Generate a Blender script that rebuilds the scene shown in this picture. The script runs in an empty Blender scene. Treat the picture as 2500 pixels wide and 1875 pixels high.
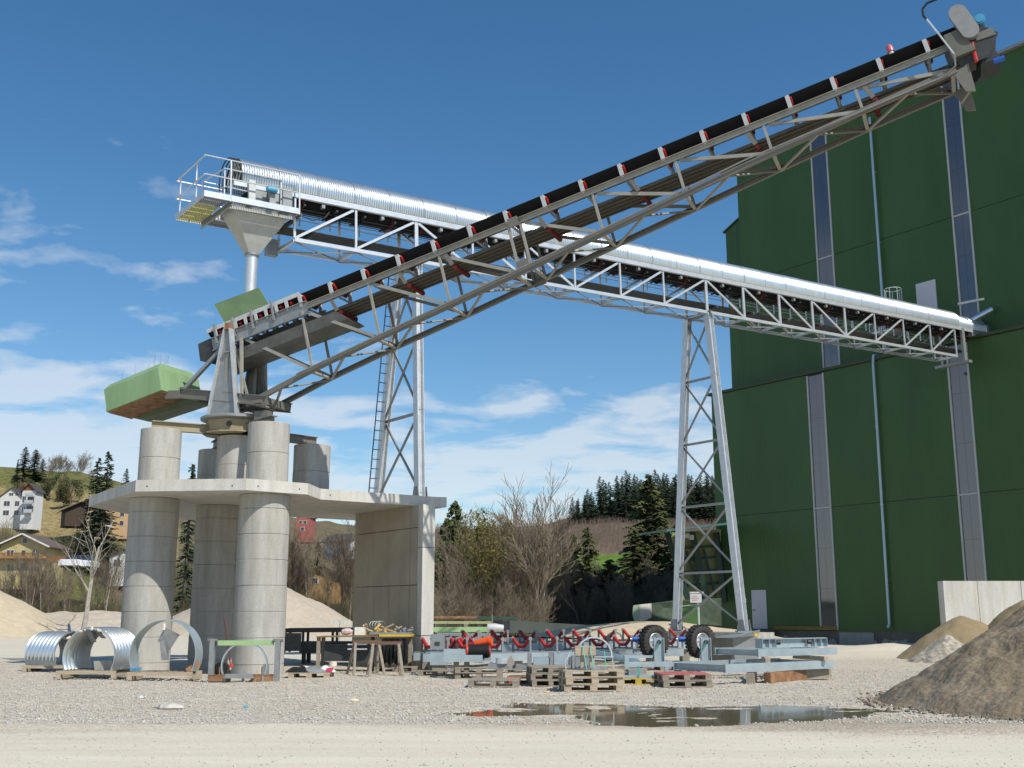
import bpy, math, random
import numpy as np
from mathutils import Vector as V, Matrix, noise
random.seed(7); rng = np.random.default_rng(7)
S = bpy.context.scene
COL = S.collection
R = math.radians

# ---------------------------------------------------------------- camera, sky, sun, exposure
F, CAM_H = 2700.0, 1.6                       # focal length in pixels of the 2500 px wide photograph
PITCH = math.atan(562.5 / F)
cam = bpy.data.cameras.new('camera'); cam.sensor_width = 36; cam.lens = F / 2500 * 36
cam.clip_start = 0.1; cam.clip_end = 5000
co = bpy.data.objects.new('camera', cam); COL.objects.link(co)
co.location = (0, 0, CAM_H); co.rotation_euler = (R(90) + PITCH, 0, 0)
S.camera = co

SUN_AZ = (0.655, -0.755)                     # horizontal direction towards the sun (right, behind the camera)
SUN_EL = R(48)
world = bpy.data.worlds.new('World'); S.world = world; world.use_nodes = True
wn = world.node_tree; N = wn.nodes; L = wn.links; N.clear()
out = N.new('ShaderNodeOutputWorld'); bg = N.new('ShaderNodeBackground')
sky = N.new('ShaderNodeTexSky'); sky.sky_type = 'NISHITA'; sky.sun_disc = False
sky.sun_elevation = SUN_EL; sky.sun_rotation = math.atan2(SUN_AZ[0], SUN_AZ[1])
sky.altitude = 500; sky.air_density = 1.0; sky.dust_density = 0.5; sky.ozone_density = 1.6
bg.inputs['Strength'].default_value = 0.125
tc = N.new('ShaderNodeTexCoord'); sep = N.new('ShaderNodeSeparateXYZ'); L.new(tc.outputs['Generated'], sep.inputs[0])
def wmath(op, a, b=None, clamp=False):
    m = N.new('ShaderNodeMath'); m.operation = op; m.use_clamp = clamp
    for i, v in enumerate((a, b)):
        if v is None: continue
        if isinstance(v, (int, float)): m.inputs[i].default_value = v
        else: L.new(v, m.inputs[i])
    return m.outputs[0]
zc = wmath('MAXIMUM', sep.outputs['Z'], 0.0)
den = wmath('ADD', zc, 0.13)
cx_ = wmath('DIVIDE', sep.outputs['X'], den); cy_ = wmath('DIVIDE', sep.outputs['Y'], den)
cmb = N.new('ShaderNodeCombineXYZ'); L.new(cx_, cmb.inputs[0]); L.new(cy_, cmb.inputs[1])
mp = N.new('ShaderNodeMapping'); mp.inputs['Scale'].default_value = (3.3, 3.6, 1); mp.inputs['Location'].default_value = (5.1, 1.35, 0); L.new(cmb.outputs[0], mp.inputs[0])
n1 = N.new('ShaderNodeTexNoise'); n1.inputs['Scale'].default_value = 1.0; n1.inputs['Detail'].default_value = 9; n1.inputs['Roughness'].default_value = 0.55; n1.inputs['Distortion'].default_value = 0.25; L.new(mp.outputs[0], n1.inputs['Vector'])
n2 = N.new('ShaderNodeTexNoise'); n2.inputs['Scale'].default_value = 0.35; n2.inputs['Detail'].default_value = 3; L.new(mp.outputs[0], n2.inputs['Vector'])
# a bank low down, small puffs higher up on the left, clear sky above
A_ = wmath('MULTIPLY', wmath('SUBTRACT', 0.215, zc), 2.6); A_ = wmath('MAXIMUM', wmath('MINIMUM', A_, 0.21), -0.085)
Lf = wmath('MULTIPLY', wmath('ADD', wmath('MULTIPLY', sep.outputs['X'], -1.0), -0.17), 0.9); Lf = wmath('MAXIMUM', wmath('MINIMUM', Lf, 0.13), 0.0)
Hi = wmath('MAXIMUM', wmath('MULTIPLY', wmath('SUBTRACT', zc, 0.32), 1.6), 0.0)
sm = wmath('ADD', n1.outputs['Fac'], A_); sm = wmath('ADD', sm, Lf); sm = wmath('SUBTRACT', sm, Hi)
n2s = wmath('MULTIPLY', wmath('SUBTRACT', n2.outputs['Fac'], 0.5), 0.30); sm = wmath('ADD', sm, n2s)
cf = wmath('MULTIPLY', wmath('SUBTRACT', sm, 0.555), 6.0, True)
cf = wmath('MULTIPLY', cf, 0.60)
mixc = N.new('ShaderNodeMixRGB'); L.new(cf, mixc.inputs[0])
hs = N.new('ShaderNodeHueSaturation'); hs.inputs['Hue'].default_value = 0.496; hs.inputs['Saturation'].default_value = 1.28; hs.inputs['Value'].default_value = 1.0
L.new(sky.outputs[0], hs.inputs['Color'])
L.new(hs.outputs[0], mixc.inputs[1]); mixc.inputs[2].default_value = (6.3, 6.65, 7.0, 1)
L.new(mixc.outputs[0], bg.inputs['Color']); L.new(bg.outputs[0], out.inputs[0])

sun = bpy.data.lights.new('sun', 'SUN'); sun.energy = 4.7; sun.angle = R(0.53); sun.color = (1.0, 0.95, 0.86)
so = bpy.data.objects.new('sun', sun); COL.objects.link(so)
sd = V((SUN_AZ[0] * math.cos(SUN_EL), SUN_AZ[1] * math.cos(SUN_EL), math.sin(SUN_EL)))
so.rotation_euler = sd.to_track_quat('Z', 'Y').to_euler(); so.location = (30, -30, 50)
S.view_settings.view_transform = 'Standard'; S.view_settings.look = 'None'
S.view_settings.exposure = 0.0; S.view_settings.gamma = 1; S.view_settings.use_curve_mapping = False

# ---------------------------------------------------------------- pixel -> world (photograph px, used to read positions off the survey)
_c, _s = math.cos(PITCH), math.sin(PITCH)
def ray(px, py):
    a, b = px - 1250, 937.5 - py
    return V((a, _c * F - _s * b, _s * F + _c * b))
O = V((0, 0, CAM_H))
def G(px, py, z=0.0):
    r = ray(px, py); return O + r * ((z - CAM_H) / r.z)
def PY(px, py, y):
    r = ray(px, py); return O + r * (y / r.y)
def PL(px, py, p0, n):
    r = ray(px, py); return O + r * ((p0 - O).dot(n) / r.dot(n))

# ---------------------------------------------------------------- materials
MATS = {}
def mat(name, col, rough=0.6, metal=0.0, var=0.12, scale=3.0, bump=0.0, bscale=40.0, col2=None, spec=0.5, stretch=(1, 1, 1), fine=0.0, fscale=60.0, streak=0.0):
    if name in MATS: return MATS[name]
    m = bpy.data.materials.new(name); m.use_nodes = True; nt = m.node_tree; n = nt.nodes; l = nt.links
    b = n['Principled BSDF']; b.inputs['Roughness'].default_value = rough; b.inputs['Metallic'].default_value = metal
    b.inputs['Specular IOR Level'].default_value = spec
    t = n.new('ShaderNodeTexCoord'); mpn = n.new('ShaderNodeMapping'); mpn.inputs['Scale'].default_value = stretch
    l.new(t.outputs['Object'], mpn.inputs[0])
    no = n.new('ShaderNodeTexNoise'); no.inputs['Scale'].default_value = scale; no.inputs['Detail'].default_value = 6; no.inputs['Roughness'].default_value = 0.6
    l.new(mpn.outputs[0], no.inputs['Vector'])
    cr = n.new('ShaderNodeValToRGB'); cr.color_ramp.elements[0].position = 0.3; cr.color_ramp.elements[1].position = 0.7
    c1 = [max(0, c * (1 - var)) for c in col[:3]]; c2 = [min(1, c * (1 + var)) for c in col[:3]] if col2 is None else list(col2)
    cr.color_ramp.elements[0].color = (*c1, 1); cr.color_ramp.elements[1].color = (*c2, 1)
    l.new(no.outputs['Fac'], cr.inputs[0]); colout = cr.outputs[0]
    if fine:
        nf = n.new('ShaderNodeTexNoise'); nf.inputs['Scale'].default_value = fscale; nf.inputs['Detail'].default_value = 3; l.new(t.outputs['Object'], nf.inputs['Vector'])
        mr = n.new('ShaderNodeMapRange'); mr.inputs[1].default_value = 0.25; mr.inputs[2].default_value = 0.75; mr.inputs[3].default_value = 1 - fine; mr.inputs[4].default_value = 1 + fine
        l.new(nf.outputs['Fac'], mr.inputs[0])
        mx = n.new('ShaderNodeMixRGB'); mx.blend_type = 'MULTIPLY'; mx.inputs[0].default_value = 1; l.new(colout, mx.inputs[1]); l.new(mr.outputs[0], mx.inputs[2]); colout = mx.outputs[0]
    if streak:
        ms = n.new('ShaderNodeMapping'); ms.inputs['Scale'].default_value = (4.5, 4.5, .4); l.new(t.outputs['Object'], ms.inputs[0]); ns_ = n.new('ShaderNodeTexNoise'); ns_.inputs['Scale'].default_value = 1.0; ns_.inputs['Detail'].default_value = 5; l.new(ms.outputs[0], ns_.inputs['Vector'])
        cs_ = n.new('ShaderNodeValToRGB'); cs_.color_ramp.elements[0].position = .36; cs_.color_ramp.elements[1].position = .56; k_ = 1 - streak; cs_.color_ramp.elements[0].color = (k_, k_ * .97, k_ * .92, 1); cs_.color_ramp.elements[1].color = (1, 1, 1, 1); l.new(ns_.outputs['Fac'], cs_.inputs[0])
        mx2 = n.new('ShaderNodeMixRGB'); mx2.blend_type = 'MULTIPLY'; mx2.inputs[0].default_value = 1; l.new(colout, mx2.inputs[1]); l.new(cs_.outputs[0], mx2.inputs[2]); colout = mx2.outputs[0]
    l.new(colout, b.inputs['Base Color'])
    if bump:
        nb = n.new('ShaderNodeTexNoise'); nb.inputs['Scale'].default_value = bscale; nb.inputs['Detail'].default_value = 4; l.new(t.outputs['Object'], nb.inputs['Vector'])
        bp = n.new('ShaderNodeBump'); bp.inputs['Strength'].default_value = bump; bp.inputs['Distance'].default_value = 0.03; l.new(nb.outputs['Fac'], bp.inputs['Height']); l.new(bp.outputs[0], b.inputs['Normal'])
    MATS[name] = m; return m
galv = mat('galvanised', (0.62, 0.65, 0.67), 0.42, 0.55, 0.10, 4, fine=0.10, fscale=35)
galv_sheet = mat('galvanised_sheet', (0.62, 0.67, 0.69), 0.33, 0.85, 0.08, 2.5)
galv_dull = mat('galvanised_dull', (0.29, 0.305, 0.305), 0.5, 0.45, 0.14, 5, fine=0.12)
galv_blue = mat('galvanised_new', (0.42, 0.50, 0.53), 0.42, 0.5, 0.12, 3, fine=0.1)
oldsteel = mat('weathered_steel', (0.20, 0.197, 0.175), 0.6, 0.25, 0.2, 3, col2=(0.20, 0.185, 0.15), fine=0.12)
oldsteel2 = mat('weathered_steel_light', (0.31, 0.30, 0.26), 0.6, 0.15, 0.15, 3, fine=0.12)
concrete = mat('concrete', (0.395, 0.385, 0.35), 0.9, 0, 0.17, 2.6, 0.2, 30, stretch=(1.6, 1.6, 0.28), fine=0.10, fscale=25, streak=.08)
concrete_w = mat('concrete_pale', (0.53, 0.52, 0.475), 0.9, 0, 0.15, 1.6, 0.1, 30, stretch=(1.5, 1.5, 0.25), fine=0.08, fscale=22, streak=.07)
concrete_wall = mat('concrete_wall', (0.38, 0.345, 0.27), 0.9, 0, 0.14, 0.8, 0.08, 30, fine=0.06, streak=.04)
concrete_wet = mat('concrete_plinth', (0.10, 0.09, 0.075), 0.85, 0, 0.2, 1.2, col2=(0.15, 0.14, 0.12))
rubber = mat('belt_rubber', (0.010, 0.010, 0.011), 0.75, 0, 0.2, 6, spec=0.25)
rubber_dusty = mat('belt_rubber_dusty', (0.075, 0.07, 0.06), 0.85, 0, 0.3, 5, col2=(0.08, 0.075, 0.06), stretch=(1, 1, 1), spec=0.25)
rubber_grey = mat('belt_rubber_grey', (0.07, 0.075, 0.075), 0.8, 0, 0.25, 3, spec=0.3)
red = mat('red_roller', (0.40, 0.022, 0.022), 0.5, 0, 0.15, 8)
redp = mat('red_paint', (0.65, 0.06, 0.02), 0.45, 0, 0.15, 5)
white = mat('white_bracket', (0.52, 0.53, 0.53), 0.5, 0.15, 0.08, 10)
greenp = mat('green_paint_old', (0.22, 0.345, 0.17), 0.6, 0, 0.12, 1.2, col2=(0.235, 0.37, 0.19), stretch=(2, 2, 0.5), fine=0.05)
greenlt = mat('green_paint_light', (0.30, 0.46, 0.22), 0.6, 0, 0.1, 2)
rust = mat('rust', (0.20, 0.095, 0.045), 0.85, 0, 0.3, 5, col2=(0.36, 0.20, 0.10), fine=0.15)
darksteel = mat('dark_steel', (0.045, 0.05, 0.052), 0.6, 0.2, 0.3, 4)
wood = mat('pallet_wood', (0.40, 0.33, 0.24), 0.85, 0, 0.2, 4, stretch=(1, 6, 6), fine=0.1)
wood_old = mat('pallet_wood_grey', (0.27, 0.235, 0.185), 0.9, 0, 0.22, 4, stretch=(1, 6, 6), fine=0.12)
wood_red = mat('pallet_red_paint', (0.42, 0.06, 0.06), 0.8, 0, 0.25, 5, col2=(0.48, 0.20, 0.17))
wood_orange = mat('pallet_orange_paint', (0.45, 0.10, 0.025), 0.8, 0, 0.2, 5)
wood_yellow = mat('pallet_yellow_paint', (0.50, 0.36, 0.05), 0.8, 0, 0.2, 5)
blue = mat('motor_blue', (0.02, 0.10, 0.42), 0.4, 0.1, 0.1, 6)
blue_lt = mat('motor_blue_light', (0.08, 0.32, 0.50), 0.4, 0.1, 0.1, 6)
foam = mat('foam', (0.72, 0.70, 0.62), 0.9, 0, 0.1, 8)
hall = mat('hall_cladding', (0.042, 0.098, 0.027), 0.42, 0.0, 0.14, 0.35, spec=0.32, stretch=(1, 1, .25))
halledge = mat('hall_flashing', (0.030, 0.045, 0.012), 0.5, 0, 0.15, 1)
greymet = mat('grey_painted_sheet', (0.50, 0.51, 0.54), 0.5, 0.1, 0.05, 1)
pipe_m = mat('downpipe_zinc', (0.38, 0.50, 0.56), 0.35, 0.4, 0.08, 1)
lightframe = mat('strip_frame', (0.42, 0.44, 0.43), 0.5, 0.1, 0.06, 1)
plasticblack = mat('black_sheeting', (0.012, 0.013, 0.013), 0.45, 0, 0.3, 3, 0.4, 6, spec=.3)
tyre_m = mat('tyre_rubber', (0.028, 0.027, 0.025), 0.8, 0, 0.4, 6, col2=(.06, .055, .048))
cable = mat('cable_black', (0.01, 0.01, 0.01), 0.5)
teal = mat('strap_green', (0.06, 0.40, 0.30), 0.6, 0, 0.1)
bark = mat('bark_grey', (0.185, 0.15, 0.105), 0.9, 0, 0.3, 3, stretch=(1, 1, 0.4))
bark_pale = mat('bark_pale', (0.36, 0.33, 0.28), 0.9, 0, 0.3, 3)
bark_dark = mat('bark_dark', (0.075, 0.065, 0.052), 0.9, 0, 0.3, 3)
twig_m = mat('thicket_twigs', (0.17, 0.14, 0.095), 0.95, 0, 0.3, 0.15, col2=(0.25, 0.22, 0.15))
needle = mat('conifer_needles', (0.060, 0.078, 0.028), 0.85, 0, 0.4, 0.9, col2=(0.105, 0.125, 0.045), spec=0.2)
needle_dk = mat('conifer_needles_dark', (0.035, 0.055, 0.032), 0.85, 0, 0.3, 0.7, col2=(0.06, 0.085, 0.045), spec=0.2)
leaf_y = mat('spring_leaves', (0.17, 0.145, 0.045), 0.8, 0, 0.3, 0.8, col2=(0.24, 0.22, 0.07), spec=0.2)
grassm = mat('hill_grass', (0.09, 0.10, 0.035), 0.95)
sandm = mat('brown_sand', (0.20, 0.155, 0.095), 0.95, 0, 0.15, 1.2, 1.0, 11, col2=(0.25, 0.205, 0.145), fine=0.35, fscale=17)
heapm = mat('pale_gravel_heap', (0.48, 0.40, 0.30), 0.95, 0, 0.15, 0.35, 0.8, 2.5, col2=(0.44, 0.385, 0.31), fine=0.10, fscale=3)
heapy = mat('yellow_sand_heap', (0.46, 0.385, 0.27), 0.95, 0, 0.12, 0.35, 0.8, 2.0, fine=0.08, fscale=3)
def glassmat():
    m = bpy.data.materials.new('strip_glazing'); m.use_nodes = True; b = m.node_tree.nodes['Principled BSDF']
    b.inputs['Base Color'].default_value = (0.045, 0.042, 0.05, 1); b.inputs['Roughness'].default_value = 0.10; b.inputs['Metallic'].default_value = 0.0
    b.inputs['IOR'].default_value = 1.9; b.inputs['Specular IOR Level'].default_value = 0.7
    return m
glaz = glassmat()
winm = mat('window_glass', (0.03, 0.035, 0.045), 0.1, 0, 0.1, spec=0.8)

# ---------------------------------------------------------------- mesh builder
ORG = {}
class MB:
    def __init__(s): s.v = []; s.f = []
    def add(s, vs, fs):
        o = len(s.v); s.v += [tuple(p) for p in vs]; s.f += [tuple(i + o for i in f) for f in fs]; return s
    def hexa(s, p):   # 8 points: bottom 4 (ccw), top 4
        return s.add(p, [(3, 2, 1, 0), (4, 5, 6, 7), (0, 1, 5, 4), (1, 2, 6, 5), (2, 3, 7, 6), (3, 0, 4, 7)])
    def box(s, a, b):
        (x0, y0, z0), (x1, y1, z1) = a, b
        x0, x1 = sorted((x0, x1)); y0, y1 = sorted((y0, y1)); z0, z1 = sorted((z0, z1))
        return s.hexa([(x0, y0, z0), (x1, y0, z0), (x1, y1, z0), (x0, y1, z0), (x0, y0, z1), (x1, y0, z1), (x1, y1, z1), (x0, y1, z1)])
    def beam(s, p, q, w, h, up=(0, 0, 1)):
        p, q, up = V(p), V(q), V(up); d = (q - p).normalized(); a = d.cross(up)
        if a.length < 1e-4: a = d.cross(V((1, 0, 0)))
        a.normalize(); b = a.cross(d).normalized(); a = a * w / 2; b = b * h / 2
        return s.hexa([p - a - b, p + a - b, q + a - b, q - a - b, p - a + b, p + a + b, q + a + b, q - a + b])
    def ibeam(s, p, q, w, h, t=0.02, up=(0, 0, 1)):
        p, q, up = V(p), V(q), V(up); d = (q - p).normalized(); a = d.cross(up)
        if a.length < 1e-4: a = d.cross(V((1, 0, 0)))
        a.normalize(); b = a.cross(d).normalized(); o = b * (h / 2 - t / 2)
        s.beam(p + o, q + o, w, t, up); s.beam(p - o, q - o, w, t, up); s.beam(p, q, t, h - 2 * t, up); return s
    def channel(s, p, q, w, h, t=0.015, up=(0, 0, 1), side=1):
        p, q, up = V(p), V(q), V(up); d = (q - p).normalized(); a = d.cross(up).normalized(); b = a.cross(d).normalized(); o = b * (h / 2 - t / 2)
        s.beam(p + o, q + o, w, t, up); s.beam(p - o, q - o, w, t, up)
        k = a * (side * (w / 2 - t / 2)); s.beam(p + k, q + k, t, h - 2 * t, up); return s
    def tube(s, p, q, r, n=10, r2=None, cap=True):
        p, q = V(p), V(q); r2 = r if r2 is None else r2; d = (q - p).normalized(); a = d.orthogonal().normalized(); b = d.cross(a)
        vs = [p + (a * math.cos(2 * math.pi * i / n) + b * math.sin(2 * math.pi * i / n)) * r for i in range(n)] + [q + (a * math.cos(2 * math.pi * i / n) + b * math.sin(2 * math.pi * i / n)) * r2 for i in range(n)]
        fs = [(i, (i + 1) % n, n + (i + 1) % n, n + i) for i in range(n)]
        if cap: fs += [tuple(range(n - 1, -1, -1)), tuple(range(n, 2 * n))]
        return s.add(vs, fs)
    def path(s, pts, r, n=6):
        for a, b in zip(pts[:-1], pts[1:]): s.tube(a, b, r, n)
        return s
    def prism(s, pts, ext):
        n = len(pts); pts = [V(p) for p in pts]; ext = V(ext)
        vs = pts + [p + ext for p in pts]
        return s.add(vs, [tuple(range(n - 1, -1, -1)), tuple(range(n, 2 * n))] + [(i, (i + 1) % n, n + (i + 1) % n, n + i) for i in range(n)])
    def lathe(s, c, axis, prof, n=24, closed=False):   # prof: list of (r, t)
        c, axis = V(c), V(axis).normalized(); a = axis.orthogonal().normalized(); b = axis.cross(a); m = len(prof)
        vs = [c + axis * t + (a * math.cos(2 * math.pi * i / n) + b * math.sin(2 * math.pi * i / n)) * r for i in range(n) for (r, t) in prof]
        fs = [(i * m + j, ((i + 1) % n) * m + j, ((i + 1) % n) * m + j + 1, i * m + j + 1) for i in range(n) for j in range(m - 1)]
        if closed: fs += [(i * m + m - 1, ((i + 1) % n) * m + m - 1, ((i + 1) % n) * m, i * m) for i in range(n)]
        return s.add(vs, fs)
    def build(s, name, m, parent=None, smooth=False, loc=None):
        me = bpy.data.meshes.new(name)
        if parent is not None: o3 = ORG.get(parent.name, V((0, 0, 0)))
        else: o3 = V(loc) if loc is not None else V((0, 0, 0))
        me.from_pydata([(x - o3[0], y - o3[1], z - o3[2]) for x, y, z in s.v], [], s.f)
        if smooth:
            me.shade_smooth(); me.set_sharp_from_angle(angle=R(35))
        me.materials.append(m); me.update()
        o = bpy.data.objects.new(name, me); COL.objects.link(o)
        if parent is not None: o.parent = parent; ORG[o.name] = o3
        else: o.location = o3; ORG[o.name] = o3
        return o
def tag(o, label=None, cat=None, group=None, kind=None):
    if label: o['label'] = label
    if cat: o['category'] = cat
    if group: o['group'] = group
    if kind: o['kind'] = kind
    return o
def thing(name, loc, label, cat, group=None):
    o = bpy.data.objects.new(name, None); COL.objects.link(o); o.location = V(loc); o.empty_display_size = 0.3
    ORG[o.name] = V(loc); return tag(o, label, cat, group)
def P(name, m, parent): return MB(), name, m, parent
def dup(o, loc=None, rot=None, scale=None, parent=None, label=None, group=None):
    c = o.copy(); COL.objects.link(c)
    if parent is not None: c.parent = parent
    if loc is not None: c.location = V(loc)
    if rot is not None: c.rotation_euler = rot
    if scale is not None: c.scale = scale if hasattr(scale, '__len__') else (scale,) * 3
    if label: c['label'] = label
    if group: c['group'] = group
    for ch in list(o.children): dup(ch, parent=c)
    return c
def fromnp(name, verts, faces, m, smooth=False):
    me = bpy.data.meshes.new(name); nv, nf = len(verts), len(faces); k = faces.shape[1]
    me.vertices.add(nv); me.vertices.foreach_set('co', np.asarray(verts, dtype=np.float32).ravel())
    me.loops.add(nf * k); me.loops.foreach_set('vertex_index', np.asarray(faces, dtype=np.int32).ravel())
    me.polygons.add(nf); me.polygons.foreach_set('loop_start', np.arange(0, nf * k, k, dtype=np.int32)); me.polygons.foreach_set('loop_total', np.full(nf, k, dtype=np.int32))
    if smooth: me.polygons.foreach_set('use_smooth', np.ones(nf, dtype=bool))
    me.update(calc_edges=True); me.validate(); me.materials.append(m)
    o = bpy.data.objects.new(name, me); COL.objects.link(o); return o

# ================================================================ SETTING: ground, puddle, hills
def smooth(a, b, x):
    t = np.clip((x - a) / (b - a), 0, 1); return t * t * (3 - 2 * t)
def vnoise(x, y, seed=0):                       # cheap value noise on arrays
    xi = np.floor(x).astype(np.int64); yi = np.floor(y).astype(np.int64); fx = x - xi; fy = y - yi
    def hsh(a, b):
        h = (a * 374761393 + b * 668265263 + seed * 1442695041) & 0xffffffff
        h = ((h ^ (h >> 13)) * 1274126177) & 0xffffffff; return ((h ^ (h >> 16)) & 0xffff) / 65535.0
    u = fx * fx * (3 - 2 * fx); v = fy * fy * (3 - 2 * fy)
    return (hsh(xi, yi) * (1 - u) + hsh(xi + 1, yi) * u) * (1 - v) + (hsh(xi, yi + 1) * (1 - u) + hsh(xi + 1, yi + 1) * u) * v
def fbm(x, y, seed=0, o=4):
    a, s = 0, 0
    for i in range(o):
        a = a + vnoise(x * 2 ** i, y * 2 ** i, seed + i) * 0.5 ** i; s += 0.5 ** i
    return a / s
PUD = [G(*p) for p in [(1130, 1742), (1200, 1731), (1300, 1717), (1400, 1716), (1520, 1722), (1700, 1728), (1900, 1722), (2050, 1728), (2170, 1730), (2200, 1742), (2100, 1748), (2000, 1757), (1880, 1762), (1750, 1768), (1600, 1769), (1480, 1766), (1400, 1752), (1280, 1748), (1180, 1750)]]
def in_pud(x, y):
    xs = np.array([p.x for p in PUD]); ys = np.array([p.y for p in PUD]); inside = np.zeros(x.shape, bool); dmin = np.full(x.shape, 1e9)
    j = len(PUD) - 1
    for i in range(len(PUD)):
        c = ((ys[i] > y) != (ys[j] > y)) & (x < (xs[j] - xs[i]) * (y - ys[i]) / (ys[j] - ys[i] + 1e-12) + xs[i]); inside ^= c
        dx, dy = xs[j] - xs[i], ys[j] - ys[i]; t = np.clip(((x - xs[i]) * dx + (y - ys[i]) * dy) / (dx * dx + dy * dy), 0, 1)
        dmin = np.minimum(dmin, np.hypot(x - xs[i] - t * dx, y - ys[i] - t * dy)); j = i
    return np.where(inside, -dmin, dmin)
def gz(x, y):
    x = np.asarray(x, float); y = np.asarray(y, float)
    d = in_pud(x, y)
    grav = smooth(17.2, 19.5, y + (fbm(x * .3, y * .3, 3) - .5) * 1.5) * (1 - smooth(55, 70, y))
    z = (fbm(x * 0.22, y * 0.22, 5) - 0.5) * 0.10 * grav + (fbm(x * 1.7, y * 1.7, 9) - .5) * 0.055 * grav + (fbm(x * .5, y * 2.2, 12) - .5) * 0.03 * (1 - grav)
    k = smooth(0.0, 1.2, d)                        # flatten near the puddle
    z = z * k + (1 - smooth(-0.15, 0.5, d)) * -0.035 + (1 - k) * (fbm(x * 1.3, y * 2.2, 20) - .5) * 0.085 + 0.012 * (1 - k)
    berm = np.exp(-((x - 17.0 - (y - 50) * -.3) / 3.0) ** 2 - ((y - 50) / 1.6) ** 2) * 0.5
    z = z + berm * 0.7 + 0.0
    z = z + smooth(95, 118, y) * -0.35
    return z
def axis_pts(segs):
    r = []
    for a, b, n in segs: r += list(np.linspace(a, b, n, endpoint=False))
    return np.array(r + [segs[-1][1]])
xs = axis_pts([(-900, -120, 12), (-120, -30, 45), (-30, -14, 90), (-14, 14, 280), (14, 30, 90), (30, 120, 45), (120, 900, 12)])
ys = axis_pts([(-60, 6, 12), (6, 14, 80), (14, 26, 170), (26, 45, 150), (45, 70, 90), (70, 140, 60), (140, 1200, 14)])
X, Y = np.meshgrid(xs, ys); Z = gz(X.ravel(), Y.ravel())
vv = np.c_[X.ravel(), Y.ravel(), Z]; nx, ny = len(xs), len(ys)
ii = (np.arange(ny - 1)[:, None] * nx + np.arange(nx - 1)[None, :]).ravel()
ff = np.c_[ii, ii + 1, ii + nx + 1, ii + nx]
def groundmat():
    m = bpy.data.materials.new('gravel_ground'); m.use_nodes = True; nt = m.node_tree; n = nt.nodes; l = nt.links; b = n['Principled BSDF']; b.inputs['Roughness'].default_value = 0.95; b.inputs['Specular IOR Level'].default_value = 0.2
    t = n.new('ShaderNodeTexCoord'); sp = n.new('ShaderNodeSeparateXYZ'); l.new(t.outputs['Object'], sp.inputs[0])
    def nz(scale, detail=5, st=(1, 1, 1), rough=.6):
        mp = n.new('ShaderNodeMapping'); mp.inputs['Scale'].default_value = st; l.new(t.outputs['Object'], mp.inputs[0])
        q = n.new('ShaderNodeTexNoise'); q.inputs['Scale'].default_value = scale; q.inputs['Detail'].default_value = detail; q.inputs['Roughness'].default_value = rough; l.new(mp.outputs[0], q.inputs['Vector']); return q.outputs['Fac']
    def mth(op, a, b2=None, c=False):
        k = n.new('ShaderNodeMath'); k.operation = op; k.use_clamp = c
        for i, v in enumerate((a, b2)):
            if v is None: continue
            if isinstance(v, (int, float)): k.inputs[i].default_value = v
            else: l.new(v, k.inputs[i])
        return k.outputs[0]
    def mixc(f, a, b2, mode='MIX'):
        k = n.new('ShaderNodeMixRGB'); k.blend_type = mode
        if isinstance(f, (int, float)): k.inputs[0].default_value = f
        else: l.new(f, k.inputs[0])
        for i, v in ((1, a), (2, b2)):
            if isinstance(v, tuple): k.inputs[i].default_value = (*v, 1)
            else: l.new(v, k.inputs[i])
        return k.outputs[0]
    big = nz(0.25, 5, (0.5, 1.4, 1)); mid = nz(1.3, 5, (0.5, 1.6, 1)); fine = nz(26, 3)
    # gravel mask by distance into the yard, road nearer than about 17 m and again deep in the yard
    yy = mth('ADD', sp.outputs['Y'], mth('MULTIPLY', mth('SUBTRACT', big, 0.5), 10.0))
    g = mth('MULTIPLY', mth('SUBTRACT', yy, 15.2), 0.45, True)
    g2 = mth('MULTIPLY', mth('SUBTRACT', 44.0, yy), 0.2, True); g = mth('MULTIPLY', g, mth('MAXIMUM', g2, 0.25))
    vo = n.new('ShaderNodeTexVoronoi'); vo.inputs['Scale'].default_value = 27; l.new(t.outputs['Object'], vo.inputs['Vector'])
    vs = n.new('ShaderNodeSeparateColor'); l.new(vo.outputs['Color'], vs.inputs[0])
    vo2 = n.new('ShaderNodeTexVoronoi'); vo2.inputs['Scale'].default_value = 9; l.new(t.outputs['Object'], vo2.inputs['Vector'])
    vs2 = n.new('ShaderNodeSeparateColor'); l.new(vo2.outputs['Color'], vs2.inputs[0])
    road = mixc(mid, (0.57, 0.53, 0.435), (0.67, 0.63, 0.53))
    cr = n.new('ShaderNodeValToRGB'); e = cr.color_ramp.elements; e[0].position = 0; e[0].color = (0.22, 0.19, 0.145, 1); e[1].position = 1; e[1].color = (0.80, 0.765, 0.68, 1)
    for p, c in ((0.2, (0.46, 0.41, 0.33, 1)), (0.55, (0.56, 0.515, 0.425, 1)), (0.85, (0.65, 0.61, 0.52, 1))):
        k = e.new(p); k.color = c
    l.new(vs.outputs[0], cr.inputs[0])
    gv = mixc(mth('MULTIPLY', vs2.outputs[1], 0.35), cr.outputs[0], mixc(vs2.outputs[0], (0.30, 0.27, 0.23), (0.56, 0.54, 0.49)))
    gv = mixc(mth('MULTIPLY', mth('SUBTRACT', big, 0.35), 1.2, True), gv, mixc(0.3, gv, (0.44, 0.39, 0.32)))
    rf = mixc(mth('MULTIPLY', vs.outputs[0], 0.22), road, cr.outputs[0])
    colr = mixc(g, rf, gv)
    # damp brown rim round the puddle and sand pile
    wx = mth('MULTIPLY', mth('SUBTRACT', sp.outputs['X'], 4.0), 0.15); wy = mth('MULTIPLY', mth('SUBTRACT', sp.outputs['Y'], 17.2), 0.75)
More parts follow.
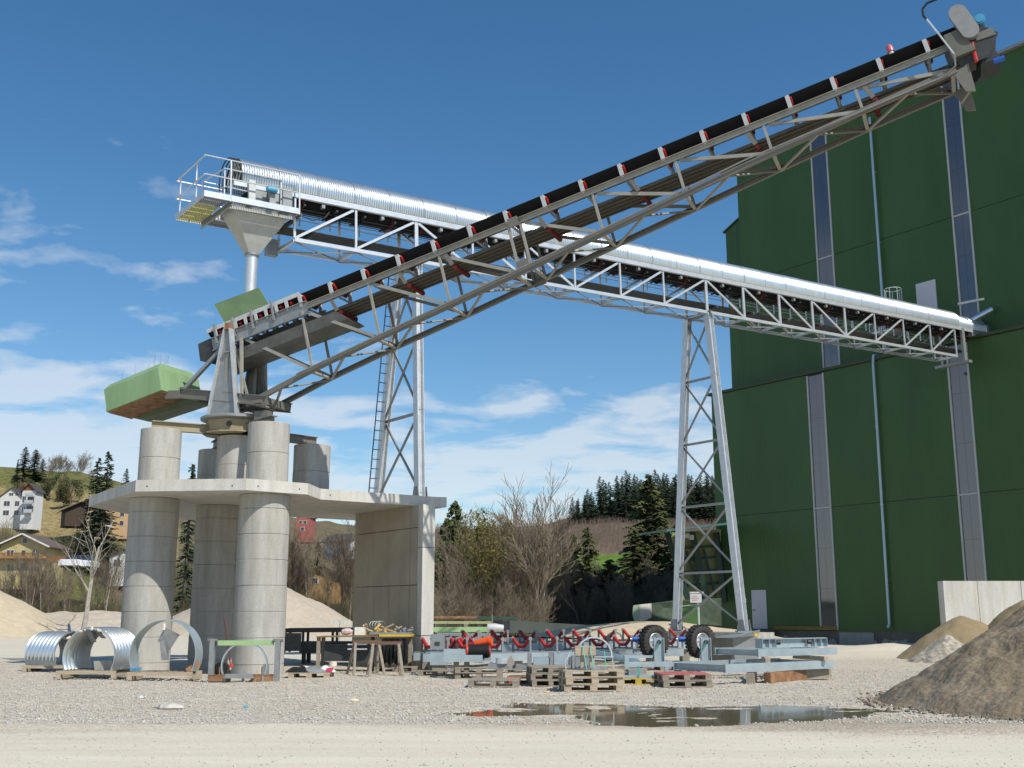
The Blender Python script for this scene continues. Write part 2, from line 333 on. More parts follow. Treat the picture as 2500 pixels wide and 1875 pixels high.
    dd = mth('ADD', mth('MULTIPLY', wx, wx), mth('MULTIPLY', wy, wy)); damp = mth('MULTIPLY', mth('SUBTRACT', mth('ADD', 1.0, mth('MULTIPLY', mth('SUBTRACT', mid, .5), 1.2)), dd), 0.6, True)
    colr = mixc(mth('MULTIPLY', damp, 0.7), colr, mixc(vs.outputs[1], (0.20, 0.155, 0.10), (0.30, 0.25, 0.175)))
    trk = nz(0.8, 6, (0.10, 1.5, 1), .65); colr = mixc(1.0, colr, mixc(mth('MULTIPLY', mth('SUBTRACT', trk, 0.35), 2.6, True), (0.93, 0.915, 0.89), (1.03, 1.03, 1.03)), 'MULTIPLY')
    colr = mixc(1.0, colr, mixc(mth('MULTIPLY', mth('SUBTRACT', fine, 0.25), 2.0, True), mixc(g, (0.90, 0.89, 0.87), (0.72, 0.70, 0.67)), mixc(g, (1.07, 1.06, 1.04), (1.17, 1.16, 1.13))), 'MULTIPLY')
    l.new(colr, b.inputs['Base Color'])
    bp = n.new('ShaderNodeBump'); bp.inputs['Strength'].default_value = 0.7; bp.inputs['Distance'].default_value = 0.022
    hh = mth('ADD', mth('MULTIPLY', mth('SUBTRACT', 0.8, vo.outputs['Distance']), mth('ADD', mth('MULTIPLY', g, 0.8), 0.12)), mth('MULTIPLY', fine, 0.25)); l.new(hh, bp.inputs['Height']); l.new(bp.outputs[0], b.inputs['Normal'])
    return m
gm = groundmat()
ground = fromnp('ground', vv, ff, gm, True); tag(ground, 'pale gravel yard with a smooth white road in front', kind='structure')

wm = bpy.data.materials.new('puddle_water'); wm.use_nodes = True; b = wm.node_tree.nodes['Principled BSDF']
b.inputs['Base Color'].default_value = (0.15, 0.125, 0.08, 1); b.inputs['Roughness'].default_value = 0.05; b.inputs['IOR'].default_value = 1.33; b.inputs['Specular IOR Level'].default_value = 0.6
mb = MB(); cxp = sum((p.x for p in PUD)) / len(PUD); cyp = sum((p.y for p in PUD)) / len(PUD)
pts = [(p.x + (0.5 if p.x > cxp else -0.5), p.y + (0.4 if p.y > cyp else -0.35), -0.008) for p in PUD]
mb.add(pts, [tuple(reversed(range(len(pts))))]); pud = mb.build('puddle', wm); tag(pud, 'long shallow brown puddle reflecting the machine parts', kind='structure')

# scattered stones (nobody could count them)
def stones(name, n, fx, label, m, smin=.015, smax=.05):
    base = np.array([[1, 0, 0], [-1, 0, 0], [0, 1, 0], [0, -1, 0], [0, 0, 1], [0, 0, -1]], float)
    bf = np.array([[0, 2, 4], [2, 1, 4], [1, 3, 4], [3, 0, 4], [2, 0, 5], [1, 2, 5], [3, 1, 5], [0, 3, 5]])
    px, py = fx(n); n = len(px); s = smin + (smax - smin) * rng.random(n) ** 2.5
    j = 0.7 + 0.6 * rng.random((n, 6, 1)); vs = base[None] * j * s[:, None, None] * (0.7 + .6 * rng.random((n, 1, 3))); vs[:, :, 2] *= 0.65
    a = rng.random(n) * 6.28; c, s_ = np.cos(a)[:, None], np.sin(a)[:, None]
    vx = vs[:, :, 0] * c - vs[:, :, 1] * s_; vy = vs[:, :, 0] * s_ + vs[:, :, 1] * c
    z0 = gz(px, py)
    vs = np.stack([vx + px[:, None], vy + py[:, None], vs[:, :, 2] + z0[:, None] + s[:, None] * .25], -1)
    f = (bf[None] + (np.arange(n) * 6)[:, None, None]).reshape(-1, 3)
    return tag(fromnp(name, vs.reshape(-1, 3), f, m), label, kind='stuff')
stonem = mat('stone', (0.42, 0.39, 0.34), 0.9, 0, 0.3, 7, col2=(0.62, 0.60, 0.55))
def fx1(n):
    y = 17.2 + (34 - 17.2) * rng.random(n) ** 1.2; x = (rng.random(n) - .5) * y * 1.05
    k = (in_pud(x, y) > 0.0) ; return x[k], y[k]
stones('gravel_stones', 30000, fx1, 'loose pale stones scattered over the gravel', stonem, .010, .032)
def fx2(n):
    y = 12 + 6 * rng.random(n); x = (rng.random(n) - .5) * y * 1.0; k = in_pud(x, y) > 0; return x[k], y[k]
stones('road_stones', 2200, fx2, 'few small stones lying on the white road', stonem, .006, .018)

def fx3(n):
    a = rng.random(n) * 6.28; r = 4.0 + np.abs(rng.normal(0, .28, n)); x = 10.95 + r * np.cos(a); y = 20.6 + r * np.sin(a); return x, y
stones('sand_clods', 2600, fx3, 'brown clods and stones rolled to the foot of the big sand pile', mat('clod_brown', (0.15, 0.12, 0.085), .95, 0, .3, 9, col2=(.27, .23, .17)), .012, .06)
# hills behind the yard
RX = np.array([-3500, -600, 0, 136, 199, 289, 400, 500, 700, 900, 1040, 1300, 1560, 2500, 5500.])
RYp = np.array([1050, 1105, 1137, 1150, 1158, 1182, 1215, 1240, 1264, 1290, 1297, 1288, 1282, 1272, 1250.])
RD = np.array([200, 200, 200, 200, 200, 205, 215, 240, 290, 330, 330, 330, 330, 330, 330.])
FX = np.array([-3500, 1200, 1330, 1420, 1500, 1600, 1760, 2500, 5500.]); FYp = np.array([1330, 1300, 1290, 1262, 1238, 1212, 1190, 1150, 1100.])
def hz(px, y):
    t = (1500 - np.interp(px, RX, RYp)) / 2758.0; d = np.interp(px, RX, RD); zr = CAM_H + t * d
    y0 = 104.0; f = np.clip((y - y0) / (d - y0), 0, 1); f = f * (0.75 + 0.25 * f)
    z = zr * f + (fbm(px * .012, y * .035, 31) - .5) * 3.0 * np.minimum(f * 3, 1) - (1 - np.minimum(f * 6, 1)) * 0.8
    t2 = (1500 - np.interp(px, FX, FYp)) / 2758.0; z2 = CAM_H + t2 * 560
    f2 = smooth(350, 560, y); z = np.where(y > d, np.maximum(zr + (z - zr) * .6 - 0 * y, zr * (1 - f2) + z2 * f2), z)
    return z
def hp(px, y, dz=0.0): return V(((px - 1250) / 2758.0 * y, y, float(hz(np.array([px], float), np.array([y], float))[0]) + dz))
pxs = np.concatenate([np.linspace(-3500, -400, 40), np.linspace(-390, 2600, 260), np.linspace(2650, 5500, 40)])
yy_ = np.concatenate([np.linspace(100, 340, 110), np.linspace(345, 900, 60)])
A_, B_ = np.meshgrid(pxs, yy_); Zh = hz(A_.ravel(), B_.ravel()); hv = np.c_[(A_.ravel() - 1250) / 2758 * B_.ravel(), B_.ravel(), Zh]
nx, ny = len(pxs), len(yy_); ii = (np.arange(ny - 1)[:, None] * nx + np.arange(nx - 1)[None, :]).ravel(); hf = np.c_[ii, ii + 1, ii + nx + 1, ii + nx]
hm = bpy.data.materials.new('hill_ground'); hm.use_nodes = True; hb = hm.node_tree.nodes['Principled BSDF']; hb.inputs['Roughness'].default_value = 1; hb.inputs['Specular IOR Level'].default_value = 0.1
hills = fromnp('hills', hv, hf, hm, True); tag(hills, 'hillside with straw meadows and brown scrub behind the yard', kind='structure')
# what grows where: meadow green, straw, scrub brown
pa, ya = A_.ravel(), B_.ravel(); nn = fbm(pa * .01, ya * .05, 40); n3 = fbm(pa * .05, ya * .2, 44)
colr = np.empty((len(pa), 4), np.float32); scrub = np.array([0.14, 0.115, 0.07]); straw = np.array([0.25, 0.20, 0.095]); green = np.array([0.115, 0.125, 0.042]); meadow = np.array([0.105, 0.18, 0.03])
base = scrub[None] * (0.75 + .5 * n3[:, None])
ws = ((pa < 420) & (ya > 150)) * smooth(.3, .5, nn + .12); base = base * (1 - ws[:, None]) + straw * ws[:, None] * (.85 + .3 * n3[:, None])
wg = ((pa < 420) & (ya > 180 + 10 * nn)) | ((pa < 260) & (ya > 118) & (ya < 140)); wg = wg * smooth(.35, .5, nn + .1); base = base * (1 - wg[:, None] * .9) + green * wg[:, None] * .9
wm_ = ((pa > 1180) & (pa < 1640) & (ya > 188 + 10 * (nn - .5)) & (ya < 225 + (pa - 1300) * .06 + 8 * (nn - .5))); base = np.where(wm_[:, None], meadow * (.85 + .3 * n3[:, None]), base)
wl_ = ((pa > 1180) & (pa < 1700) & (ya >= 225 + (pa - 1300) * .06 + 8 * (nn - .5)) & (ya < 231 + (pa - 1300) * .06)); base = np.where(wl_[:, None], np.array([.30, .24, .15]), base)
wb = ya > 235; wb = wb & (pa > 1000); base = np.where(wb[:, None], np.array([0.155, 0.115, 0.085]) * (.8 + .4 * n3[:, None]), base)
base = np.where(((pa > 1000) & (ya > 345))[:, None], np.array([0.09, 0.08, 0.075]), base)
colr[:, :3] = base; colr[:, 3] = 1
at = hills.data.color_attributes.new('plants', 'FLOAT_COLOR', 'POINT'); at.data.foreach_set('color', colr.ravel())
an = hm.node_tree.nodes.new('ShaderNodeAttribute'); an.attribute_name = 'plants'
tn = hm.node_tree.nodes.new('ShaderNodeTexNoise'); tn.inputs['Scale'].default_value = 1.6; tn.inputs['Detail'].default_value = 6; tco = hm.node_tree.nodes.new('ShaderNodeTexCoord'); hm.node_tree.links.new(tco.outputs['Object'], tn.inputs['Vector'])
mrn = hm.node_tree.nodes.new('ShaderNodeMapRange'); mrn.inputs[1].default_value = .3; mrn.inputs[2].default_value = .7; mrn.inputs[3].default_value = .6; mrn.inputs[4].default_value = 1.4; hm.node_tree.links.new(tn.outputs['Fac'], mrn.inputs[0])
mxn = hm.node_tree.nodes.new('ShaderNodeMixRGB'); mxn.blend_type = 'MULTIPLY'; mxn.inputs[0].default_value = 1; hm.node_tree.links.new(an.outputs['Color'], mxn.inputs[1]); hm.node_tree.links.new(mrn.outputs[0], mxn.inputs[2]); hm.node_tree.links.new(mxn.outputs[0], hb.inputs['Base Color'])

# heaps of gravel and sand
def heap(name, cx, cy, r, h, m, label, cat, rough=.08, ell=1.0, rot=0.0, seed=1, n=90, pw=1.0, sharp=.06, kindo=None):
    u = np.linspace(-1.15, 1.15, n); A, B = np.meshgrid(u, u); A = A.ravel(); B = B.ravel(); rr = np.hypot(A, B)
    rr2 = rr + (fbm(A * 3 + 9, B * 3 + seed, seed) - .5) * 0.16
    z = h * (1 - np.sqrt(rr2 ** 2 + sharp ** 2) + sharp * .3); z = np.maximum(z, -0.12) + (fbm(A * r * 1.6, B * r * 1.6, seed + 5, 5) - .5) * rough * 2 * np.clip(1.1 - rr, 0, 1) ** .3
    lx, ly = A * r * ell, B * r; c, s = math.cos(rot), math.sin(rot)
    v = np.c_[cx + lx * c - ly * s, cy + lx * s + ly * c, z]
    i2 = (np.arange(n - 1)[:, None] * n + np.arange(n - 1)[None, :]).ravel(); f = np.c_[i2, i2 + 1, i2 + n + 1, i2 + n]
    keep = (v[f][:, :, 2].max(1) > -0.11); f = f[keep]
    o = fromnp(name, v - np.array([cx, cy, 0]), f, m, True); o.location = (cx, cy, 0); return tag(o, label, cat)
heap('sand_pile', 10.95, 20.6, 4.1, 2.5, sandm, 'big brown sand pile rising out of the right edge of the yard', 'sand pile', rough=.24, seed=3, n=300, sharp=.05)
heap('gravel_pile', 15.0, 39.0, 1.35, 0.95, mat('cobbly_gravel', (0.30, 0.255, 0.19), .95, 0, .3, 6, 1, 6, col2=(0.46, 0.42, 0.34), fine=.35, fscale=9), 'low stony gravel pile in front of the white concrete wall', 'gravel pile', rough=.16, seed=8, n=70)
heap('sand_mound', 16.5, 41.5, 2.3, 1.75, mat('ochre_sand', (0.26, 0.20, 0.11), .95, 0, .12, 2, .6, 8), 'smooth ochre sand mound against the white concrete wall', 'sand pile', rough=.05, seed=12, n=70, sharp=.16)
heap('sand_mound', 18.4, 40.5, 2.4, 2.35, MATS['ochre_sand'], 'taller ochre sand mound between the stony gravel pile and the big sand pile', 'sand pile', rough=.05, seed=14, n=70, sharp=.16)
heap('gravel_heap', -42.5, 84, 10.2, 5.3, heapy, 'tall yellowish gravel heap cut by the left edge of the picture', 'gravel heap', rough=.12, seed=21, n=120)
heap('gravel_heap', -32.5, 88, 6.3, 2.75, heapm, 'long low grey gravel heap left of the round concrete pillars', 'gravel heap', rough=.25, ell=2.0, rot=.1, seed=24, n=130, sharp=.5)
heap('gravel_heap', -20.3, 90, 7.9, 5.0, heapm, 'pale gravel heap seen between the concrete pillars and the wall', 'gravel heap', rough=.12, seed=27, n=130, sharp=.12, ell=1.15)
heap('gravel_bank', 6.8, 57, 3.4, 1.95, heapy, 'flat pale gravel bank behind the laid out conveyor frames', 'gravel bank', rough=.05, ell=2.6, rot=.12, seed=31, n=110, sharp=.5)

# ================================================================ THE HALL
nt_ = hall.node_tree; b_ = nt_.nodes['Principled BSDF']; t_ = nt_.nodes.new('ShaderNodeTexCoord'); m_ = nt_.nodes.new('ShaderNodeMapping'); m_.inputs['Rotation'].default_value = (0, 0, -math.atan2(0.812, -0.584)); nt_.links.new(t_.outputs['Object'], m_.inputs[0])
w_ = nt_.nodes.new('ShaderNodeTexWave'); w_.wave_type = 'BANDS'; w_.bands_direction = 'X'; w_.wave_profile = 'TRI'; w_.inputs['Scale'].default_value = 1.05; w_.inputs['Distortion'].default_value = 0; nt_.links.new(m_.outputs[0], w_.inputs['Vector'])
bm_ = nt_.nodes.new('ShaderNodeBump'); bm_.inputs['Strength'].default_value = 0.16; bm_.inputs['Distance'].default_value = 0.04; nt_.links.new(w_.outputs['Fac'], bm_.inputs['Height']); nt_.links.new(bm_.outputs[0], b_.inputs['Normal'])
n_ = V((0.812, 0.584, 0)).normalized(); u_ = V((-n_.y, n_.x, 0)); Q = V((21.55, 51.9, 0))
def W(t, d, z): return Q + u_ * t + n_ * d + V((0, 0, z))       # t along the wall, d behind it
hallT = thing('production_hall', W(0, 0, 0), 'tall dark green metal clad hall with a stepped front and glazed strips', 'hall')
T0 = -24.0
def slab_box(mb, t0, t1, d0, d1, z0, z1):
    return mb.hexa([W(t0, d0, z0), W(t0, d1, z0), W(t1, d1, z0), W(t1, d0, z0), W(t0, d0, z1), W(t0, d1, z1), W(t1, d1, z1), W(t1, d0, z1)])
# core volumes sit 6 cm behind the cladding panels
slab_box(MB(), T0, 16.34, 0.06, 26, 0.75, 14.45).build('lower_core', darksteel, hallT)
slab_box(MB(), T0, 14.56, 1.16, 26, 14.45, 28.55).build('upper_core', darksteel, hallT)
slab_box(MB(), T0, 16.4, 0.02, 26, -0.6, 0.75).build('plinth', concrete_wet, hallT)
# cladding panels between strips, pipes and seams
bays_lo = [(T0, -14.0), (-14.0, -7.4), (-7.4, -0.47), (0.67, 8.03), (9.2, 16.41)]
for (a, b) in bays_lo:
    for (z0, z1) in ((0.75, 7.13), (7.16, 14.45)): slab_box(MB(), a + .01, b - .01, 0, 0.055, z0, z1).build('cladding_panel', hall, hallT)
bays_up = [(T0, -14.0), (-14.0, -7.4), (-7.4, -0.62), (0.42, 7.72), (8.92, 14.62)]
for (a, b) in bays_up:
    for (z0, z1) in ((14.45, 21.2), (21.23, 28.62)): slab_box(MB(), a + .01, b - .01, 1.1, 1.155, z0, z1).build('cladding_panel', hall, hallT)
# left side faces
slab_box(MB(), 16.36, 16.42, 0.06, 26, 0.75, 14.45).build('side_cladding', hall, hallT)
slab_box(MB(), 14.58, 14.63, 1.16, 26, 14.6, 28.55).build('side_cladding', hall, hallT)
# rear wing seen as a strip left of the upper part, with a falling roof
wing = MB(); wing.hexa([W(14.64, 1.35, 14.5), W(14.64, 20, 14.5), W(15.95, 20, 14.5), W(15.95, 1.35, 14.5), W(14.64, 1.35, 25.5), W(14.64, 20, 25.5), W(15.95, 20, 24.95), W(15.95, 1.35, 24.95)])
wing.build('rear_wing', hall, hallT)
wg_ = MB(); wg_.beam(W(14.66, 1.4, 25.56), W(16.12, 1.4, 24.95), 0.3, 0.08); wg_.build('wing_verge', halledge, hallT)
# roof edges / flashing
slab_box(MB(), T0, 16.65, -0.12, 1.14, 14.47, 14.62).build('lower_roof_edge', halledge, hallT)
slab_box(MB(), T0, 15.15, 0.85, 26, 28.63, 28.78).build('upper_roof_edge', galv_dull, hallT)
# glazed strips: frame + panes in two columns
def strip(t0, t1, z0, z1, d, zs):
    f = MB()
    for t in (t0, t1): slab_box(f, t - .045, t + .045, d - .05, d + .05, z0, z1)
    for z in zs: slab_box(f, t0 + .06, t1 - .06, d - .04, d + .05, z - .04, z + .04)
    fr = f.build('strip_window', lightframe, hallT)
    tm = (t0 + t1) / 2; edges = [z0] + list(zs) + [z1]
    for k in range(len(edges) - 1):
        a, b = edges[k], edges[k + 1]; m = max(1, round((b - a) / 2.45)); hh_ = (b - a) / m
        for j in range(m):
            for (p, q) in ((t0 + .062, tm - .004), (tm + .004, t1 - .062)):
                slab_box(MB(), p, q, d + .01, d + .03, a + j * hh_ + .045 * (j == 0) + .004, a + (j + 1) * hh_ - .045 * (j == m - 1) - .004).build('pane', glaz, fr)
strip(8.08, 9.15, 0.8, 14.4, 0, [7.14]); strip(-.42, .62, 0.8, 14.4, 0, [7.14]); strip(-15.5, -14.5, .8, 14.4, -.08, [7.14])
strip(7.78, 8.86, 14.75, 28.5, 1.1, [21.2]); strip(-.57, .37, 14.75, 28.5, 1.1, [21.2])
# downpipes with brackets
dp = MB(); dp.path([W(4.68, .9, 28.2), W(4.68, .9, 14.9), W(4.72, .6, 14.75), W(4.74, -.12, 14.7)], .07, 10); dp.build('downpipe', pipe_m, hallT, True)
dp = MB(); dp.path([W(4.74, -.12, 14.7), W(4.76, -.16, 14.3), W(4.85, -.16, 1.15), W(4.9, -.22, .95)], .07, 10); dp.build('downpipe', pipe_m, hallT, True)
for z in (3, 7, 11, 17, 21, 25):
    d = -.1 if z < 14 else .98
    slab_box(MB(), 4.7 + (.08 if z < 14 else -.1), 4.9 + (.05 if z < 14 else -.1), d - .04, d + .13, z, z + .06).build('pipe_bracket', galv_dull, hallT)
# doors
dr = slab_box(MB(), 12.8, 13.85, -.05, -.005, .82, 2.93).build('door', greymet, hallT)
slab_box(MB(), 13.62, 13.76, -.11, -.05, 1.82, 1.86).build('handle', darksteel, dr)
slab_box(MB(), 14.25, 14.5, -.05, -.005, 2.25, 2.5).build('wall_box', greymet, hallT)
slab_box(MB(), 12.2, 13.9, -1.1, 0, .55, .75).build('doorstep', concrete_wet, hallT)
slab_box(MB(), 1.62, 2.75, 1.04, 1.095, 15.9, 18.25).build('upper_door', greymet, hallT)
slab_box(MB(), 8.1, 12.3, -.1, -.005, .80, .98).build('timber_batten', mat('batten', (0.20, 0.14, 0.035), .8), hallT)
# pale splash marks on the plinth: raised crust of dried cement
sp = MB(); rr = random.Random(3)
for t in [12.6, 11.6, 10.9, 9.9, 8.5, 7.9, 6.9, 6.4, 5.9, 5.2, 4.8, 4.2, 2.9, 2.5, 1.2, .4]:
    wv = rr.uniform(.1, .45); hgt = rr.uniform(.25, .6); pts = []
    for k in range(9): a = math.pi * k / 8; pts.append(W(t + wv * math.cos(a), -.012, -.05 + hgt * (math.sin(a) ** .6) * rr.uniform(.85, 1.1)))
    sp.prism(pts, n_ * .03)
sp.build('cement_splashes', mat('cement_crust', (0.28, 0.27, 0.245), .9), hallT)
slab_box(MB(), 5.9, 8.0, -.03, .0, -.3, .7).build('bare_concrete_patch', MATS['cement_crust'], hallT)
# balcony at the upper door
bal = thing('door_balcony', W(3, .5, 15.5), 'small galvanised balcony with curved cage rail at the upper hall door', 'balcony')
slab_box(MB(), 1.0, 4.9, -.3, 1.08, 15.78, 15.86).build('deck', galv, bal)
m = MB()
for z in (16.35, 16.9):
    m.path([W(4.8, 1.0, z), W(4.8, -.2, z), W(2.6, -.2, z)], .03, 6)
m.build('rail', galv, bal)
for k in range(9): MB().tube(W(4.8 - k * .27, -.2, 15.85), W(4.8 - k * .27, -.2, 16.9), .022, 6).build('baluster', galv, bal)
cg = MB()
for z in (16.2, 17.0, 17.9):
    cg.path([W(3.3 + .42 * math.cos(a), -.05 + .42 * math.sin(a) - .1, z) for a in np.linspace(0, 2 * math.pi, 15)], .028, 5)
for a in np.linspace(0, 2 * math.pi, 8)[:-1]: cg.tube(W(3.3 + .42 * math.cos(a), -.15 + .42 * math.sin(a), 16.0), W(3.3 + .42 * math.cos(a), -.15 + .42 * math.sin(a), 17.9), .018, 5)
cg.build('ladder_cage', galv, bal)
# concrete wall at the right
cw = thing('concrete_wall', (20.5, 48.3, 0), 'pale freestanding concrete wall with shadow stripes in front of the hall', 'wall')
wx0 = 18.42
for i, (a, b) in enumerate(((0, 1.45), (1.47, 3.3), (3.32, 5.8), (5.82, 9.5))):
    MB().box((wx0 + a, 48.0, -.2), (wx0 + b, 48.62, 3.0)).build('wall_panel', concrete_w, cw)

# lean-to gable with slanted pillars beyond the hall corner
lt = thing('loading_canopy', W(19, 1, 0), 'green canopy on slanted pillars behind the left corner of the hall', 'canopy')
wl = MB(); p = [PY(1664, 1470, 70), PY(1760, 1470, 70), PY(1760, 1292, 70), PY(1640, 1300, 70)]
wl.prism([V((a.x, 70, a.z)) for a in p], (0, .2, 0)); wl.build('back_wall', mat('canopy_cladding', (0.24, 0.27, 0.10), .6, 0, .1, 1), lt)
rf = MB(); a = PY(1592, 1300, 67); b2 = PY(1765, 1280, 69); rf.beam(a, V((b2.x, 69, b2.z)), 3.4, .12); rf.build('roof', mat('canopy_roof', (0.09, 0.19, 0.20), .35, .3), lt)
for (x0, y0, x1, y1) in ((1628, 1300, 1682, 1470), (1690, 1300, 1728, 1470), (1748, 1300, 1770, 1470)):
    MB().beam(PY(x0, y0, 69.6), PY(x1, y1, 69.4), .28, .35).build('slanted_pillar', mat('canopy_steel', (0.012, 0.035, 0.022), .6), lt)
for (x0, y0, x1, y1) in ((1676, 1345, 1718, 1470), (1718, 1340, 1750, 1470)):
    MB().beam(PY(x0, y0, 69.7), PY(x1, y1, 69.6), .12, .15).build('slanted_rib', MATS['canopy_steel'], lt)
for i, y0 in enumerate((1338, 1365, 1397, 1428)):
    MB().beam(PY(1645 + i * 10, y0 + 1, 69.75), PY(1755, y0 - 6, 69.75), .1, .14).build('rail_beam', MATS['canopy_steel'], lt)
fl = MB()
for q in ((1678, 1308), (1688, 1312)): c = PY(*q, 68.3); fl.box((c.x - .14, c.y - .1, c.z - .14), (c.x + .14, c.y + .1, c.z + .14))
fl.build('floodlights', white, lt)
lw = thing('ramp_wall', (8.5, 62, 0), 'low green and white painted retaining wall beside the earth ramp', 'wall')
def quadwall(pp, Ys, th, name, m, par):
    vs = [PY(a, b, y) for (a, b), y in zip(pp, Ys)]; MB().prism(vs, (0.1, th, 0)).build(name, m, par)
quadwall([(1550, 1522), (1544, 1500), (1546, 1478), (1560, 1476), (1560, 1521)], [60] * 5, .3, 'end_panel_green', mat('pale_green', (0.32, 0.40, 0.26), .7), lw)
quadwall([(1560.5, 1521), (1560.5, 1476), (1588, 1473), (1588, 1508)], [60, 60, 60.6, 60.6], .3, 'panel_white', concrete_w, lw)
quadwall([(1588.5, 1512), (1588.5, 1473), (1642, 1466), (1760, 1460), (1760, 1528), (1640, 1520)], [60.8, 60.8, 63, 66, 66, 63], .3, 'panel_dark', mat('wall_green_dark', (0.03, 0.075, 0.035), .7, col2=(0.09, .10, .08)), lw)
sg = thing('sign_board', G(1704, 1527), 'small white notice board on a post beside the far trestle', 'sign')
c = PY(1699, 1460, 55); sx = 14 / 2758 * 55
MB().box((c.x - sx, 55, c.z - .22), (c.x + sx, 55.05, c.z + .22)).build('board', white, sg)
MB().box((c.x - sx, 54.97, c.z + .23), (c.x + sx + .1, 55.3, c.z + .3)).build('hood', white, sg)
MB().tube((c.x + .12, 55.1, -.1), (c.x + .12, 55.1, c.z), .045, 8).build('post', galv, sg)
tx = MB()
for k, (wdt) in enumerate((.3, .36, .26)): tx.box((c.x - wdt / 2 - .05, 54.985, c.z + .07 - k * .09), (c.x + wdt / 2 - .05, 54.998, c.z + .095 - k * .09))
tx.build('red_print', mat('faded_red_print', (0.45, 0.22, 0.22), .8), sg)
gb = thing('green_container', PY(1675, 1520, 58), 'green sheet skip standing behind the far trestle', 'container')
a = PY(1662, 1520, 58); MB().hexa([(a.x, 58, .1), (a.x + .85, 58, .1), (a.x + .85, 59, .1), (a.x, 59, .1), (a.x - .05, 58, 1.9), (a.x + .9, 58, 2.0), (a.x + .9, 59, 2.0), (a.x - .05, 59, 1.9)]).build('body', mat('leaf_green_paint', (0.05, 0.12, 0.03), .5), gb)
MB().path([(a.x - .08, 57.95, 0), (a.x - .06, 57.95, 2.0), (a.x + .95, 57.95, 2.1), (a.x + .95, 57.95, 0)], .03, 6).build('frame', greenp, gb)

# ================================================================ CONCRETE: slab, pillars, wall under the slab
ZT, ZB = 5.15, 4.84
sp_px = [(287, 1187), (332, 1172), (602, 1168), (752, 1180), (783, 1193), (1066, 1213), (1088, 1214)]
fr_ = [G(a, b, ZT) for a, b in sp_px]; fr_ = [V((p.x, p.y, ZB)) for p in fr_]
# keep the long right arm parallel to the hall's axes
fr_[5] = fr_[4] + n_ * 3.95; fr_[6] = fr_[5] + V((.25, .03, 0)) + n_ * .05
back = [fr_[6] + u_ * 6.0, fr_[4] + u_ * 6.0 - n_ * .4, V((-9.0, 39.6, ZB)), V((-12.4, 38.6, ZB)), V((-13.0, 34.0, ZB))]
sl = thing('concrete_platform', fr_[2], 'angular cast concrete slab carried by round pillars and a wall', 'platform')
MB().prism(fr_ + back, (0, 0, ZT - ZB)).build('slab', concrete_w, sl)
ho = MB()
for (px, py) in ((359, 1187), (567, 1186), (630, 1187), (731, 1194), (806, 1209)):
    p = G(px, py, 5.02); q = p
    for a, b in zip(fr_[:-1], fr_[1:]):       # project onto the front face
        dx = b - a; nn_ = V((dx.y, -dx.x, 0)).normalized(); r = ray(px, py); k = (a - O).dot(nn_) / r.dot(nn_); h_ = O + r * k; t_ = (h_ - a).dot(dx) / dx.dot(dx)
        if 0 <= t_ <= 1 and k > 0: ho.tube(h_ - nn_ * .0 , h_ + nn_ * .006, .022, 8); break
ho.build('tie_holes', darksteel, sl)
def pillar(cx, cy, r, z0, joints, label, group, capz=None):
    t = thing('concrete_pillar', (cx, cy, z0), label, 'pillar', group)
    ed = [z0] + joints
    for a, b in zip(ed[:-1], ed[1:]):
        jx, jy = random.uniform(-.006, .006), random.uniform(-.006, .006)
        m = MB(); bv = .012
        m.lathe((cx + jx, cy + jy, 0), (0, 0, 1), [(0.01, a), (r - bv, a + .004), (r, a + bv + .004), (r, b - bv), (r - bv, b), (0.01, b)], 64)
        o = m.build('concrete_ring', concrete, t, True)
    return t
lowj = [.29, .98, 1.67, 2.36, 3.05, 3.74, 4.43, 4.835]
p1 = G(357, 1631); 
pillar(-10.25, 31.75, .69, -.3, lowj, 'thick lower pillar under the left corner of the slab', 'pillars under the concrete platform')
pillar(-6.86, 30.75, .69, -.3, lowj, 'thick lower pillar standing furthest forward behind the hoop frame', 'pillars under the concrete platform')
pillar(-8.95, 33.9, .68, -.3, lowj, 'thick lower pillar in full shade between the two sunlit ones', 'pillars under the concrete platform')
upj = [6.02, 6.88]
pillar(-10.27, 32.0, .58, 5.15, upj, 'short upper pillar on the left of the slab holding the tan beam end', 'pillars on top of the platform')
pillar(-6.88, 30.95, .58, 5.15, upj, 'short upper pillar at the front of the slab, brightest and tallest looking', 'pillars on top of the platform')
pillar(-6.4, 35.1, .58, 5.15, upj, 'short upper pillar at the rear right, grey with a curved shadow', 'pillars on top of the platform')
pillar(-9.75, 36.2, .58, 5.15, upj, 'short upper pillar at the rear left, mostly shaded and half hidden', 'pillars on top of the platform')
pillar(-8.3, 33.1, .60, 5.15, [5.95, 6.84], 'middle upper pillar directly below the turntable', 'pillars on top of the platform')
# wall under the slab
uw = thing('concrete_wall', (-2.4, 33.6, 0), 'tall concrete wall carrying the right end of the platform slab', 'wall')
w0 = V((-2.66, 33.2, 0)); th = .42
def wseg(t0, t1, z0, z1, nm='formwork_panel'):
    m = MB(); a = w0 + u_ * t0; b = w0 + u_ * t1
    m.hexa([V((*(a).xy, z0)), V((*(a + n_ * th).xy, z0)), V((*(b + n_ * th).xy, z0)), V((*b.xy, z0)), V((*(a).xy, z1)), V((*(a + n_ * th).xy, z1)), V((*(b + n_ * th).xy, z1)), V((*b.xy, z1))]); m.build(nm, concrete_wall if t0 > .05 else concrete_w, uw)
for z0, z1 in ((-.4, .98), (1.0, 3.55), (3.57, 4.835)): wseg(0.0, .28, z0, z1, 'end_block')
for (a, b) in ((.30, .72), (.74, 1.95), (1.97, 2.9), (2.92, 4.3)): wseg(a, b, -.4, 2.45)
for (a, b) in ((.30, .72), (.74, 4.3)):
    wseg(a, b, 2.47, 4.15); wseg(a, b, 4.17, 4.835)

